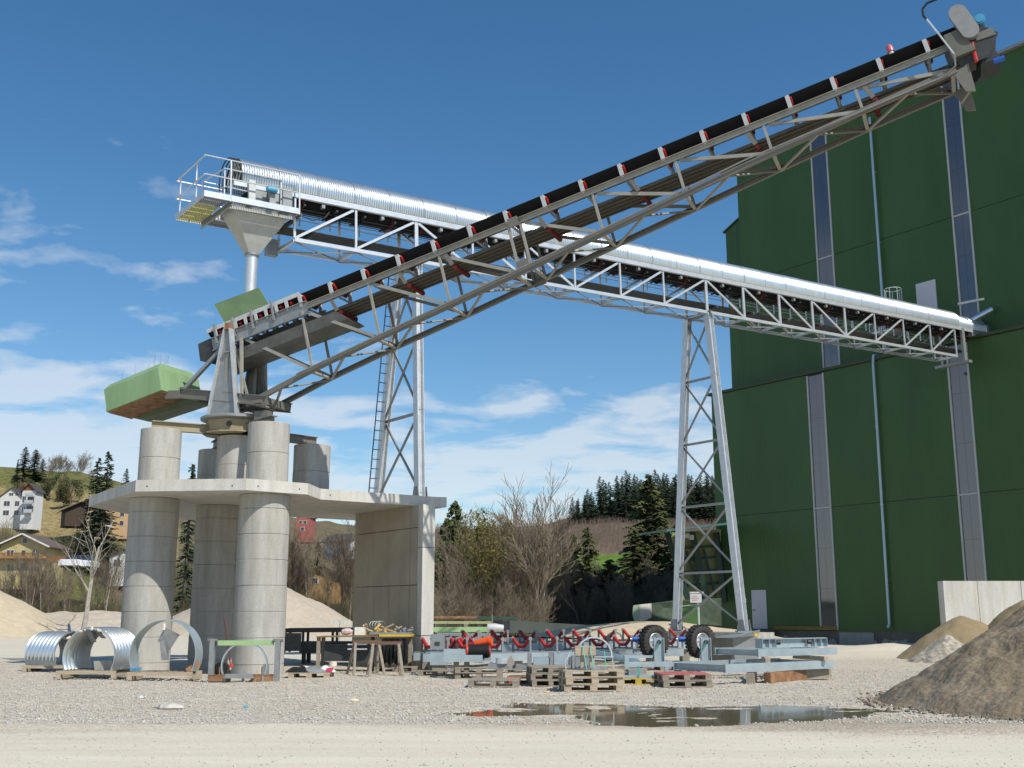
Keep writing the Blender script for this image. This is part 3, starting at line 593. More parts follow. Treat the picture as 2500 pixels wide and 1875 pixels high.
# ================================================================ CONVEYOR B: the weathered slewing stacker
_az, _sl = R(112.54), R(14.18)
eB = V((math.sin(_az) * math.cos(_sl), math.cos(_az) * math.cos(_sl), math.sin(_sl))); wB = V((-eB.y, eB.x, 0)).normalized(); hB = wB.cross(eB); hB = hB if hB.z > 0 else -hB
eh = V((eB.x, eB.y, 0)).normalized(); UP = V((0, 0, 1))
B0 = V((-8.28, 32.93, 9.98))
def LB(s, o, h): return B0 + eB * s + wB * o + hB * h
st = thing('slewing_stacker', (-8.3, 33.1, 6.9), 'weathered steel slewing conveyor boom climbing from the pillars to the upper right', 'conveyor')
HW = .55
top_s = [0, 2.49, 4.80, 7.12, 9.31, 9.67, 11.83, 14.19, 16.57, 18.92]; 
def bot_h(s): return np.interp(s, [0, 2.4, 4.7, 7.1, 9.3, 11.8, 14.2, 16.6, 18.9, 21.2], [-2.42, -2.12, -1.93, -1.78, -1.61, -1.42, -1.24, -1.06, -.90, -.80])
for o in (-HW, HW):
    sgn = -1 if o < 0 else 1
    # deep stringer over the feed end, slimmer channel further out
    MB().channel(LB(-.75, o, -.18), LB(2.7, o, -.20), .09, .42, .02, hB, sgn).build('feed_stringer', galv_dull, st)
    MB().channel(LB(2.7, o, -.16), LB(9.45, o, -.16), .08, .17, .015, hB, sgn).build('top_chord', oldsteel2, st)
    MB().channel(LB(9.52, o, -.16), LB(21.4, o, -.17), .08, .17, .015, hB, sgn).build('top_chord', oldsteel2, st)
    bs = [.1, 2.43, 4.73, 7.1, 9.28]; bs2 = [9.65, 11.82, 14.18, 16.57, 18.91, 21.2]
    for a, b in list(zip(bs[:-1], bs[1:])) + [(9.28, 9.65)] + list(zip(bs2[:-1], bs2[1:])):
        p, q = LB(a, o, bot_h(a)), LB(b, o, bot_h(b)); MB().channel(p, q, .10, .15, .018, hB, -sgn).build('bottom_chord', oldsteel, st)
    # verticals and diagonals
    for s in top_s:
        bs_ = s if s > .1 else .2
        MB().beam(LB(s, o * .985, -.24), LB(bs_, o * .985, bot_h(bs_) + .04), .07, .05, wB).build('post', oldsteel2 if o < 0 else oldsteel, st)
    dg = [(0.25, 2.43), (2.55, 4.73), (4.9, 7.1), (7.2, 9.25), (9.8, 11.8), (11.95, 14.15), (14.3, 16.5), (16.7, 18.85), (19.0, 21.2)]
    for a, b in dg:
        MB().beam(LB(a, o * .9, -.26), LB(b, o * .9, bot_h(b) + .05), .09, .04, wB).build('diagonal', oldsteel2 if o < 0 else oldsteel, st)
    MB().box((0, 0, 0), (0, 0, 0)) 
    m = MB(); m.beam(LB(9.49, o * 1.08, -.30), LB(9.49, o * 1.08, -.02), .30, .03, wB); m.build('splice_plate', oldsteel, st)
    m = MB(); m.beam(LB(9.46, o * 1.06, bot_h(9.4) - .12), LB(9.46, o * 1.06, bot_h(9.4) + .3), .36, .03, wB); m.build('splice_plate', oldsteel, st)
# bracing between the bottom chords
bp_ = [.3, 2.43, 4.73, 7.1, 9.2, 9.7, 11.82, 14.18, 16.57, 18.91, 21.1]
for i, s in enumerate(bp_):
    h0 = bot_h(s); MB().beam(LB(s, -HW, h0 - .03), LB(s, HW, h0 - .03), .09, .06, hB).build('cross_member', oldsteel2, st)
    if i < len(bp_) - 1 and bp_[i + 1] - s > 1:
        s2 = bp_[i + 1]; sm = (s + s2) / 2
        MB().beam(LB(s, HW, h0 - .06), LB(sm, -HW, bot_h(sm) - .06), .07, .04, hB).build('wind_brace', oldsteel2, st)
        MB().beam(LB(sm, -HW, bot_h(sm) - .06), LB(s2, HW, bot_h(s2) - .06), .05, .04, hB).build('wind_brace', oldsteel, st)
# trough idlers: white side brackets, red wing rollers
def bidler(s):
    br = MB()
    for sg_ in (-1, 1): br.beam(LB(s, sg_ * (HW - .02), -.1), LB(s, sg_ * (HW + .03), .26), .045, .105, eB); br.beam(LB(s, sg_ * (HW + .02), .255), LB(s + .02, sg_ * (HW - .13), .22), .05, .08, eB)
    br.beam(LB(s, -HW, -.09), LB(s, HW, -.09), .05, .05, eB)
    f = br.build('idler', white, st)
    for sg_ in (-1, 1): MB().tube(LB(s + .06, sg_ * .475, .235), LB(s + .06, sg_ * .2, .02), .045, 10).build('roller', red, f, True)
    MB().tube(LB(s + .06, -.19, .0), LB(s + .06, .19, .0), .045, 10).build('roller', MATS.get('dark_red_roller') or mat('dark_red_roller', (.10, .012, .012), .6), f, True)
for s in [2.52, 3.58, 4.71, 5.87, 7.03, 8.19, 9.32, 10.47, 11.6, 12.74, 13.9, 15.05, 16.19, 17.34, 18.49, 19.65, 20.78]: bidler(s)
for s in np.arange(-.55, 2.4, .37):
    f = MB()
    for sg_ in (-1, 1): f.beam(LB(s, sg_ * (HW - .01), .0), LB(s, sg_ * (HW + .01), .24), .03, .10, eB)
    f.beam(LB(s, -HW, -.03), LB(s, HW, -.03), .05, .05, eB); f = f.build('idler', white, st)
    for sg_ in (-1, 1): MB().tube(LB(s + .1, sg_ * .46, .2), LB(s + .1, sg_ * .2, .04), .05, 8).build('roller', red, f, True)
# belt: troughed carrying run with sagging edges, flat ribbed return run
def belt_profile(s0, s1, prof, name, m, par, L_, n=60, th=.014):
    ss = np.linspace(s0, s1, n); mb = MB(); k = len(prof)
    for s in ss:
        for (o, h) in prof: mb.v.append(tuple(L_(s, o, h)))
        for (o, h) in prof: mb.v.append(tuple(L_(s, o, h + th)))
    w2 = 2 * k
    for i in range(n - 1):
        a = i * w2; b = a + w2
        for j in range(k - 1):
            mb.f.append((a + j, a + j + 1, b + j + 1, b + j)); mb.f.append((a + k + j, b + k + j, b + k + j + 1, a + k + j + 1))
        mb.f.append((a, b, b + k, a + k)); mb.f.append((a + k - 1, a + 2 * k - 1, b + 2 * k - 1, b + k - 1))
    return mb.build(name, m, par, True)
belt_profile(-.9, 21.9, [(-.47, .315), (-.36, .2), (-.2, .075), (.2, .075), (.36, .2), (.47, .315)], 'carrying_belt', rubber, st, LB)
belt_profile(-.9, 21.6, [(-.44, -.60), (-.3, -.605), (-.15, -.615), (0, -.62), (.15, -.615), (.3, -.605), (.44, -.60)], 'return_belt', rubber_dusty, st, LB)
rb = MB()
for o in (-.33, -.11, .11, .33): rb.beam(LB(-.7, o, -.632), LB(21.4, o, -.632), .035, .012, hB)
rb.build('belt_dirt_streaks', mat('belt_dirt', (0.13, 0.118, 0.09), .9), st)
for s in (3.6, 5.9, 7.4, 10.3, 13.0, 16.2, 19.2):
    for sg_ in (-1, 1): MB().beam(LB(s - .1, sg_ * HW, -.2), LB(s + .05, sg_ * HW, -.66), .11, .03, wB).build('return_bracket', oldsteel, st)
    r_ = MB()
    for k in range(9): o = -.44 + k * .11; r_.tube(LB(s + .08, o - .02, -.7), LB(s + .08, o + .02, -.7), .065, 10)
    r_.tube(LB(s + .08, -.48, -.7), LB(s + .08, .48, -.7), .022, 8); r_.build('ring_roller', mat('ring_roller_red', (.16, .014, .014), .6, 0, .4, 20), st)
# dark drip tray under the feed end
tr = MB(); tr.hexa([LB(-.75, -.5, -.95), LB(3.9, -.5, -.98), LB(3.9, .5, -.98), LB(-.75, .5, -.95), LB(-.6, -.56, -.62), LB(3.6, -.56, -.66), LB(3.6, .56, -.66), LB(-.6, .56, -.62)]); tr.build('drip_tray', mat('dull_dark_sheet', (0.11, 0.115, 0.105), .65, .2, .3, 3), st)
# tail pulley and guard
for o in (-.5, .5): MB().prism([LB(-1.3, o, -.5), LB(-1.28, o, .05), LB(-.74, o, .08), LB(-.6, o, -.4), LB(-.7, o, -.85)], wB * .02).build('tail_guard', darksteel, st)
MB().tube(LB(-1.0, -.46, -.27), LB(-1.0, .46, -.27), .22, 20).build('tail_pulley', rubber_grey, st, True)
MB().beam(LB(-1.28, -.5, .0), LB(-1.28, .5, .0), .05, .1, hB).build('tail_bar', galv_dull, st)
# skirt boards with clamps and green hood
for o, sg_ in ((-.5, -1), (.5, 1)):
    MB().beam(LB(-.9, o, .33), LB(2.5, o, .33), .02, .13, hB).build('skirt_board', white if sg_ < 0 else galv_dull, st)
    for s in (-.55, .12, .8, 1.55): MB().beam(LB(s, o * 1.16, -.2), LB(s, o * 1.16, .42), .06, .06, wB).build('skirt_clamp', galv_dull, st)
hd = MB(); 
hd.prism([LB(-.2, -.5, .36), LB(1.42, -.5, .38), LB(1.32, -.72, .92), LB(-.33, -.72, .98)], wB * .02); hd.build('hood_side', greenp, st)
hd = MB(); hd.prism([LB(-.2, .5, .36), LB(1.42, .5, .38), LB(1.45, .72, .85), LB(-.3, .72, .95)], wB * .02); hd.build('hood_side', greenp, st)
MB().prism([LB(-.21, -.5, .36), LB(-.34, -.72, .98), LB(-.32, .72, .95), LB(-.21, .5, .36)], eB * .02).build('hood_back', greenlt, st)
MB().prism([LB(1.43, .3, .36), LB(2.15, .48, .42), LB(2.15, .5, .55), LB(1.4, .7, .80)], wB * .02).build('hood_flap', greenlt, st)
# drive head
for o in (-.58, .58): MB().prism([LB(21.3, o, -.75), LB(21.3, o, .12), LB(22.0, o, .12), LB(22.35, o, -.3), LB(21.95, o, -.8)], wB * .03).build('head_plate', darksteel, st)
MB().tube(LB(21.85, -.52, -.13), LB(21.85, .52, -.13), .27, 20).build('head_pulley', rubber, st, True)
mbx = MB(); mbx.hexa([LB(21.2, -.72, -.55), LB(21.75, -.72, -.55), LB(21.75, .4, -.55), LB(21.2, .4, -.55), LB(21.2, -.72, .10), LB(21.55, -.72, .11), LB(21.55, .4, .11), LB(21.2, .4, .10)]); mbx.build('head_box', mat('olive_grey_plate', (.13, .13, .105), .65, .15, .2, 3), st)
# tilted belt guard (stadium shape)
gd = []; c0, c1 = PL(2368, 72, LB(0, -.78, 0), wB), PL(2338, 30, LB(0, -.78, 0), wB); ax = (c1 - c0).normalized(); px_ = ax.cross(wB).normalized()
for k in range(13): a = math.pi * k / 12; gd.append(c1 + px_ * (.205 * math.cos(a)) + ax * (.205 * math.sin(a)))
for k in range(13): a = math.pi * k / 12; gd.append(c0 - px_ * (.205 * math.cos(a)) - ax * (.205 * math.sin(a)))
MB().prism(gd, wB * .16).build('drive_guard', mat('guard_grey', (.27, .27, .26), .55, .2, .12, 5), st)
MB().tube(LB(21.75, -.58, .5), LB(21.75, .0, .5), .12, 14).build('gear_motor', blue_lt, st, True)
mm = MB(); mm.tube(LB(22.08, -.62, .2), LB(22.08, -.2, .2), .13, 16); mm.tube(LB(22.08, -.66, .2), LB(22.08, -.62, .2), .1, 12); mm.build('drive_motor', blue_lt, st, True)
MB().hexa([LB(21.85, -.6, -.3), LB(22.28, -.6, -.33), LB(22.28, .5, -.33), LB(21.85, .5, -.3), LB(21.85, -.6, -.12), LB(22.26, -.6, -.12), LB(22.26, .5, -.12), LB(21.85, .5, -.12)]).build('head_chute', oldsteel, st)
MB().hexa([LB(21.75, -.5, -.86), LB(22.2, -.5, -.9), LB(22.2, .4, -.9), LB(21.75, .4, -.86), LB(21.95, -.5, -.64), LB(22.15, -.5, -.66), LB(22.15, .4, -.66), LB(21.95, .4, -.64)]).build('scraper_box', darksteel, st)
MB().tube(LB(21.72, -.62, -.3), LB(21.66, -.62, -.82), .05, 8).build('scraper_spring', red, st)
MB().tube(LB(22.0, -.62, -.98), LB(22.25, -.62, -1.0), .07, 10).build('cleaning_motor', blue, st, True)
for o in (-.58, .52): MB().prism([LB(21.1, o, -.85), LB(21.5, o, -.75), LB(21.42, o, -1.5), LB(21.22, o, -1.42)], wB * .06).build('end_bracket', oldsteel, st)
MB().path([LB(21.35, -.85, 1.0), LB(21.12, -.86, 1.0), LB(20.97, -.86, .9), LB(20.93, -.86, .72), LB(20.97, -.86, .6)], .028, 6).build('cable_loop', cable, st)
MB().path([LB(20.97, -.86, .62), LB(21.1, -.86, .1), LB(21.25, -.8, -.5)], .022, 6).build('conduit', galv, st)
MB().path([LB(21.25, -.8, -.5), LB(21.2, -.7, -.75), LB(20.9, -.62, -.86), LB(16, -.66, -1.0), LB(10, -.66, -1.50), LB(2, -.66, -2.1)], .022, 6).build('conduit', galv_dull, st)
wl_ = MB(); wl_.tube(LB(20.0, -.45, .3), LB(20.0, -.45, .36), .06, 10); wl_.build('lamp_base', white, st); MB().lathe(LB(20.0, -.45, .36), hB, [(.001, .2), (.05, .19), (.085, .13), (.085, .0)], 12).build('warning_lamp', mat('pink_lens', (0.6, 0.12, 0.12), .3), st, True)
# mast: two tapered trestle legs standing on the ring
RC = V((-8.35, 33.05, 0)); ZR = 7.36
for sg_ in (-1, 1):
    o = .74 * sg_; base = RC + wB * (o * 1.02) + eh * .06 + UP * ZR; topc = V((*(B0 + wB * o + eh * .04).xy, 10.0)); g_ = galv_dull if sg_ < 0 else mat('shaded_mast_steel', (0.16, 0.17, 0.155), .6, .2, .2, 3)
    for k in (-1, 1):
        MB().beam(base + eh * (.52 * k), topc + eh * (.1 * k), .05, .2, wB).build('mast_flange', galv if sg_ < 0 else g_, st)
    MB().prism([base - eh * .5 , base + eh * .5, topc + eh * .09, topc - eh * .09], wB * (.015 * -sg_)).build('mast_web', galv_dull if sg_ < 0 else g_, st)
    MB().beam(base - wB * (.06 * sg_) + eh * .02 + UP * .02, topc - UP * .75 , .03, .12, eh).build('mast_stiffener', oldsteel2, st)
    MB().beam(topc - eh * .12 - UP * .72, topc + eh * .12 - UP * .72 , .14, .03, UP).build('mast_plate', oldsteel2, st)
    MB().beam(topc - UP * .02, topc + UP * .18, .2, .14, eh).build('mast_head', rust if sg_ < 0 else oldsteel, st)
    # base frame beams carrying boom foot and counterweight, with struts
    bl, br_ = V((*(B0 + eh * -1.75 + wB * (.62 * sg_)).xy, 8.2)), V((*(B0 + eh * 1.45 + wB * (.62 * sg_)).xy, 7.72))
    MB().ibeam(bl, br_, .14, .3, .025).build('base_beam', oldsteel, st)
    MB().beam(bl + eh * .2 + UP * .12, LB(-.3, .6 * sg_, -.4), .1, .12, wB).build('rear_strut', galv_dull, st)
    MB().beam(br_ - eh * .9 + UP * .2, LB(.35, .6 * sg_, -.35), .08, .08, wB).build('front_strut', oldsteel2, st)
    MB().beam(br_ - eh * .15, LB(.2, .6 * sg_, bot_h(.2)), .1, .14, wB).build('foot_link', oldsteel, st)
for s in (-1.6, -.4, .5, 1.35): p = B0 + eh * s; z = np.interp(s, [-1.75, 1.45], [8.2, 7.72]); MB().beam(V((*(p - wB * .62).xy, z)), V((*(p + wB * .62).xy, z)), .14, .22).build('cross_beam', oldsteel, st)
MB().lathe(V((RC.x, RC.y, 0)), UP, [(.001, 7.56), (.55, 7.56), (.6, 7.45), (1.0, 7.42), (1.06, 7.38), (1.06, 7.32), (.95, 7.28), (.001, 7.28)], 48).build('slew_ring', galv_dull, st, True)
for sg_ in (-1, 1): MB().box((0, 0, 0), (0, 0, 0))
sm_ = MB(); p = RC + eh * 1.1 + wB * -.5 + UP * 7.28; sm_.beam(p, p + eh * .45, .3, .35); sm_.build('slew_drive', oldsteel, st)
# counterweight box in the boom's line
cwt = MB(); cs = [(-4.62, -.97), (-2.5, -.97), (-2.5, .97), (-4.62, .97)]
def LC(s, o, h): return LB(s, o, h)
pts = [LC(s, o, -1.16) for s, o in cs] + [LC(s, o, -.42) for s, o in cs]; cwt.hexa(pts)
pts = [LC(s, o, -.419) for s, o in cs] + [LC(-4.55, -.74, -.22), LC(-2.55, -.74, -.2), LC(-2.55, .74, -.2), LC(-4.55, .74, -.22)]; cwt.hexa(pts)
box_ = cwt.build('counterweight_box', greenp, st)
MB().hexa([LC(-4.6, -.9, -1.19), LC(-2.52, -.9, -1.19), LC(-2.52, .1, -1.22), LC(-4.6, .1, -1.22), LC(-4.6, -.95, -1.162), LC(-2.52, -.95, -1.162), LC(-2.52, .1, -1.162), LC(-4.6, .1, -1.162)]).build('rusty_bottom', rust, box_)
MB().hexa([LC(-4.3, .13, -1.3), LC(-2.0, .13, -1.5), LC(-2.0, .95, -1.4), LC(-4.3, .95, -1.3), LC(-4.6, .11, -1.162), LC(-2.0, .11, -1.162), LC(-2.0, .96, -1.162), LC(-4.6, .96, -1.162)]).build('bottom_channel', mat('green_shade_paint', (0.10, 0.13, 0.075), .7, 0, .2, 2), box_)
bd = MB(); bd.beam(LC(-4.62, -.985, -1.1), LC(-2.5, -.985, -1.1), .02, .1, hB); bd.beam(LC(-2.49, -.985, -1.1), LC(-2.49, .98, -1.1), .02, .1, hB); bd.build('rim', greenp, box_)
wd = MB(); rr = random.Random(5)
for k in range(40):
    p = LC(rr.uniform(-4.5, -2.6), rr.uniform(-.6, .6), -.2); hgt = rr.choice([.08, .12, .15, .2, .5, .65]) * rr.uniform(.6, 1)
    q = p + V((rr.uniform(-.06, .06), rr.uniform(-.06, .06), hgt)); wd.tube(p, q, .003, 3, .002)
    if hgt > .3:
        for j in range(5): t_ = rr.uniform(.3, 1); a = p.lerp(q, t_); wd.tube(a, a + V((rr.uniform(-.1, .1), rr.uniform(-.1, .1), .1)), .002, 3, .001)
wd.build('dry_weeds', twig_m, box_)
for sg_ in (-1, 1): MB().beam(V((*(B0 + eh * -1.7 + wB * (.62 * sg_)).xy, 8.15)), LB(-2.6, .62 * sg_, -1.2), .14, .24).build('counterweight_arm', oldsteel, st)

# cross beams on the five upper pillars
xf = thing('support_beams', (-8.35, 33.05, 6.88), 'rusty tan star of steel beams resting on the upper pillars', 'steel frame')
cz = 7.02
for (x, y) in ((-10.5, 31.95), (-6.8, 31.1), (-6.3, 35.0), (-9.8, 36.0)):
    e2 = V((x, y, cz)); c2 = V((RC.x, RC.y, cz)); dd = (e2 - c2).normalized(); MB().ibeam(c2 + dd * .5, e2 + dd * .05, .2, .27, .025).build('beam', mat('tan_steel', (0.40, 0.36, 0.235), .65, .1, .2, 2.5, col2=(0.30, 0.235, 0.14), fine=.1) if x < -9 and y < 34 else oldsteel, xf)
MB().lathe(V((RC.x, RC.y, 0)), UP, [(.001, 7.27), (.93, 7.27), (.88, 6.93), (.001, 6.93)], 8).build('drum', MATS['tan_steel'], xf)
MB().lathe(V((RC.x, RC.y, 0)), UP, [(.001, 6.92), (.98, 6.92), (.98, 6.885), (.001, 6.885)], 12).build('base_plate', MATS['tan_steel'], xf)
p = RC + V((0.02, -.93, 7.1)); MB().tube(p, p + V((0, -.02, 0)), .085, 16).build('drum_hole', cable, xf)

# ================================================================ CONVEYOR A: new galvanised gallery with corrugated hood
T1 = V((-2.79, 33.16, 5.15)); _sa = R(1.87)
dA = V((n_.x * math.cos(_sa), n_.y * math.cos(_sa), math.sin(_sa))); hA = u_.cross(dA); hA = hA if hA.z > 0 else -hA
def LA(s, o, h): return T1 + dA * s + u_ * o + hA * h
ga = thing('covered_conveyor', LA(12, .55, 7.2), 'galvanised lattice conveyor gallery under a half round corrugated hood', 'conveyor')
WA = 1.1; TH, BH = 8.6, 7.27
nodes = [-4.12, -2.12, 0, 2.12, 4.24, 6.36, 8.46, 10.58, 12.8, 14.85, 16.94, 18.97, 21.08, 23.12, 25.18, 27.19, 29.15]
# posts lean the other way round right of trestle two
for o in (0, WA):
    g_ = galv
    for a, b in zip(nodes[:-1], nodes[1:]):
        MB().beam(LA(a, o, TH), LA(b, o, TH), .06, .15, hA).build('top_chord', g_, ga)
        MB().beam(LA(a, o, BH - .02), LA(b, o, BH - .02), .09, .11, hA).build('bottom_chord', g_, ga)
    for i, s in enumerate(nodes):
        wide = .12 if s in (0, 12.8, 21.08) else .07
        if i > 8 and i < 13: wide = .11
        MB().beam(LA(s, o, TH - .07), LA(s, o, BH + .04), wide, .05, u_).build('post', g_, ga)
    for i, (a, b) in enumerate(zip(nodes[:-1], nodes[1:])):
        down = (i in (2, 3, 4)) or (8 <= i < 12)            # direction of the diagonal
        p, q = (LA(a + .08, o, TH - .1), LA(b - .06, o, BH + .06)) if down else (LA(a + .06, o, BH + .06), LA(b - .08, o, TH - .1))
        MB().beam(p, q, .075, .04, u_).build('diagonal', g_, ga)
for i, s in enumerate(nodes):
    MB().beam(LA(s, 0, BH - .04), LA(s, WA, BH - .04), .07, .08, hA).build('cross_member', galv, ga)
    if i < len(nodes) - 1:
        b = nodes[i + 1]
        MB().beam(LA(s, 0, BH - .08), LA(b, WA, BH - .08), .035, .03, hA).build('wind_brace', galv_dull, ga)
        MB().beam(LA(b, 0, BH - .11), LA(s, WA, BH - .11), .035, .03, hA).build('wind_brace', galv_dull, ga)
# side rail the hood sits on
for o in (-.045, WA + .045): MB().beam(LA(-6.0, o, TH + .02), LA(30.6, o, TH + .02), .025, .16, hA).build('hood_rail', galv, ga)
# corrugated hood in separate segments
def hood(s0, s1, r, name, par, c_o=.55, c_h=9.0, a0=-22, a1=202, pitch=.076, amp=.009, nseg=22, th=.004, L_=LA, m=galv_sheet):
    ns = max(4, int(round((s1 - s0) / pitch)) * 4); mb = MB(); ang = [R(a0 + (a1 - a0) * k / nseg) for k in range(nseg + 1)]
    for i in range(ns + 1):
        s = s0 + (s1 - s0) * i / ns; rr_ = r + amp * math.sin(2 * math.pi * i / 4.0 + .4)
        for a in ang: mb.v.append(tuple(L_(s, c_o - rr_ * math.cos(a), c_h + rr_ * math.sin(a))))
    k = nseg + 1
    for i in range(ns):
        for j in range(nseg): mb.f.append((i * k + j, i * k + j + 1, (i + 1) * k + j + 1, (i + 1) * k + j))
    return mb.build(name, m, par, True)
seg = [-5.75, -4.6]
while seg[-1] < 29.4: seg.append(seg[-1] + 1.22)
for i, (a, b) in enumerate(zip(seg[:-1], seg[1:])): hood(a, b - .005, .62 + (.006 if i % 2 else 0), 'hood_segment', ga, c_h=8.93 + (.002 if i % 3 else 0), a0=-20, a1=200)
hood(seg[-1], seg[-1] + 2.3, .58, 'hood_segment', ga, c_h=8.85, a0=-15, a1=195)
for i, s in enumerate(seg[1:-1]):
    m = MB(); m.path([LA(s, .55 - .634 * math.cos(a), 8.93 + .634 * math.sin(a)) for a in np.linspace(R(-18), R(198), 19)], .006, 4); m.build('hood_strap', galv_dull, ga)
# belts
belt_profile(-5.0, 31.5, [(.12, 8.62), (.2, 8.5), (.36, 8.36), (.74, 8.36), (.9, 8.5), (.98, 8.62)], 'carrying_belt', rubber, ga, LA)
rb = MB()
for o in (.32, .55, .78): rb.beam(LA(-5, o, 8.345), LA(30, o, 8.345), .03, .02, hA)
rb.build('belt_rails', rubber_grey, ga)
belt_profile(-4.3, 30.5, [(.2, 7.66), (.9, 7.66)], 'return_belt', rubber_grey, ga, LA)
for i, s in enumerate(nodes[:-1]):
    for k in (0.35, 1.4):
        f = MB(); f.beam(LA(s + k, .05, 8.40), LA(s + k, 1.05, 8.40), .06, .06, dA); f = f.build('idler', darksteel, ga)
        for (p, q) in (((.14, 8.56), (.34, 8.33)), ((.36, 8.31), (.74, 8.31)), ((.76, 8.33), (.96, 8.56))):
            MB().tube(LA(s + k, *p), LA(s + k, *q), .05, 8).build('roller', mat('dark_red_roller', (.10, .012, .012), .6) if (i + int(k * 10)) % 2 else rubber, f)
    MB().beam(LA(s + .9, -.06, 8.42), LA(s + .9, .06, 8.42), .1, .1, dA).build('idler_bracket', galv_dull, ga)
    MB().tube(LA(s + .7, .12, 7.6), LA(s + .7, .98, 7.6), .055, 8).build('return_roller', rubber_grey, ga)
# guard rail on the far side
for h in (8.42, 8.55): MB().tube(LA(-4.0, 1.45, h), LA(29.0, 1.45, h - .1), .017, 5).build('side_rail', galv, ga)
s = -3.3
while s < 29: MB().beam(LA(s, 1.45, 8.22), LA(s, 1.45, 8.6), .05, .04, dA).build('rail_post', galv, ga); s += 1.03
# end frame at the hall
MB().beam(LA(29.75, -.02, BH - .2), LA(29.75, -.02, TH + .05), .2, .12, u_).build('end_column', galv_dull, ga)
MB().beam(LA(29.75, WA, BH - .2), LA(29.75, WA, TH + .05), .2, .12, u_).build('end_column', galv_dull, ga)
MB().beam(LA(29.75, -.3, BH - .25), LA(29.75, WA + .4, BH - .25), .25, .12).build('end_sill', galv_dull, ga)
MB().hexa([LA(30.6, .0, 8.4), LA(32.3, .0, 8.4), LA(32.3, 1.1, 8.4), LA(30.6, 1.1, 8.4), LA(30.6, .0, 9.1), LA(32.3, .0, 9.1), LA(32.3, 1.1, 9.1), LA(30.6, 1.1, 9.1)]).build('tail_box', galv_dull, ga)
MB().tube(LA(31.0, .3, 9.2), LA(31.9, -.35, 9.75), .16, 14).build('dust_duct', galv_sheet, ga, True); MB().beam(LA(30.0, .2, 9.9), LA(30.6, -.8, 10.0), .12, .1).build('hall_lintel', galv_dull, ga)
# head: side casing, drive, cover rim rings
hk = MB(); hk.hexa([LA(-5.55, -.04, 8.15), LA(-4.25, -.04, 8.2), LA(-4.25, -.01, 8.2), LA(-5.55, -.01, 8.15), LA(-5.55, -.04, 8.72), LA(-4.25, -.04, 8.72), LA(-4.25, -.01, 8.72), LA(-5.55, -.01, 8.72)]); hk.build('head_casing', galv_dull, ga)
MB().beam(LA(-5.5, -.12, 8.1), LA(-5.5, -.12, 8.75), .2, .08, u_).build('casing_post', white, ga)
MB().beam(LA(-4.9, -.16, 8.12), LA(-4.9, -.16, 8.6), .2, .12, u_).build('gearbox', galv_dull, ga)
MB().beam(LA(-4.42, -.12, 8.1), LA(-4.42, -.12, 8.7), .3, .08, u_).build('casing_panel', galv_dull, ga)
MB().tube(LA(-5.12, -.3, 8.52), LA(-4.82, -.3, 8.52), .085, 12).build('drive_motor', blue_lt, ga, True)
for k, s in enumerate((-5.98, -5.88, -5.78)):
    m = MB(); m.path([LA(s, .55 - .6 * math.cos(a), 8.93 + .6 * math.sin(a)) for a in np.linspace(R(-20), R(200), 15)], .02, 5); m.build('hood_rim', darksteel, ga)
MB().tube(LA(-5.25, .15, 8.5), LA(-5.25, .95, 8.5), .2, 16).build('head_pulley', rubber, ga, True)
MB().path([LA(-4.3, 0, 8.3), LA(-4.1, -.1, 8.0), LA(-3.6, -.1, 7.9), LA(-3.2, -.08, 8.05), LA(-3.0, 0, 8.3)], .015, 5).build('cable', cable, ga)
MB().hexa([LA(-4.55, .95, 7.0), LA(-4.2, .95, 7.0), LA(-4.2, 1.15, 7.0), LA(-4.55, 1.15, 7.0), LA(-4.55, .95, 7.5), LA(-4.2, .95, 7.5), LA(-4.2, 1.15, 7.5), LA(-4.55, 1.15, 7.5)]).build('end_plate', galv_dull, ga)
# hopper and drop pipe
hp_ = MB(); a = [LA(-5.95, .05, 8.0), LA(-4.2, .05, 8.0), LA(-4.2, 1.05, 8.0), LA(-5.95, 1.05, 8.0)]; b = [LA(-5.34, .4, 6.78), LA(-5.02, .4, 6.78), LA(-5.02, .7, 6.78), LA(-5.34, .7, 6.78)]
hopper = MB().add(b + a, [(0, 1, 5, 4), (1, 2, 6, 5), (2, 3, 7, 6), (3, 0, 4, 7), (4, 5, 6, 7)]).build('chute_hopper', mat('galv_hopper', (0.42, 0.43, 0.40), .45, .45, .1, 4, fine=.08, fscale=25), ga)
cp = LA(-5.18, .55, 6.78); MB().tube(cp, cp - UP * 1.75, .165, 24).build('drop_pipe', galv, ga, True)
MB().lathe(cp - UP * .05, UP, [(.165, .06), (.215, .06), (.215, .0), (.165, .0)], 24).build('pipe_flange', galv_dull, ga, True)
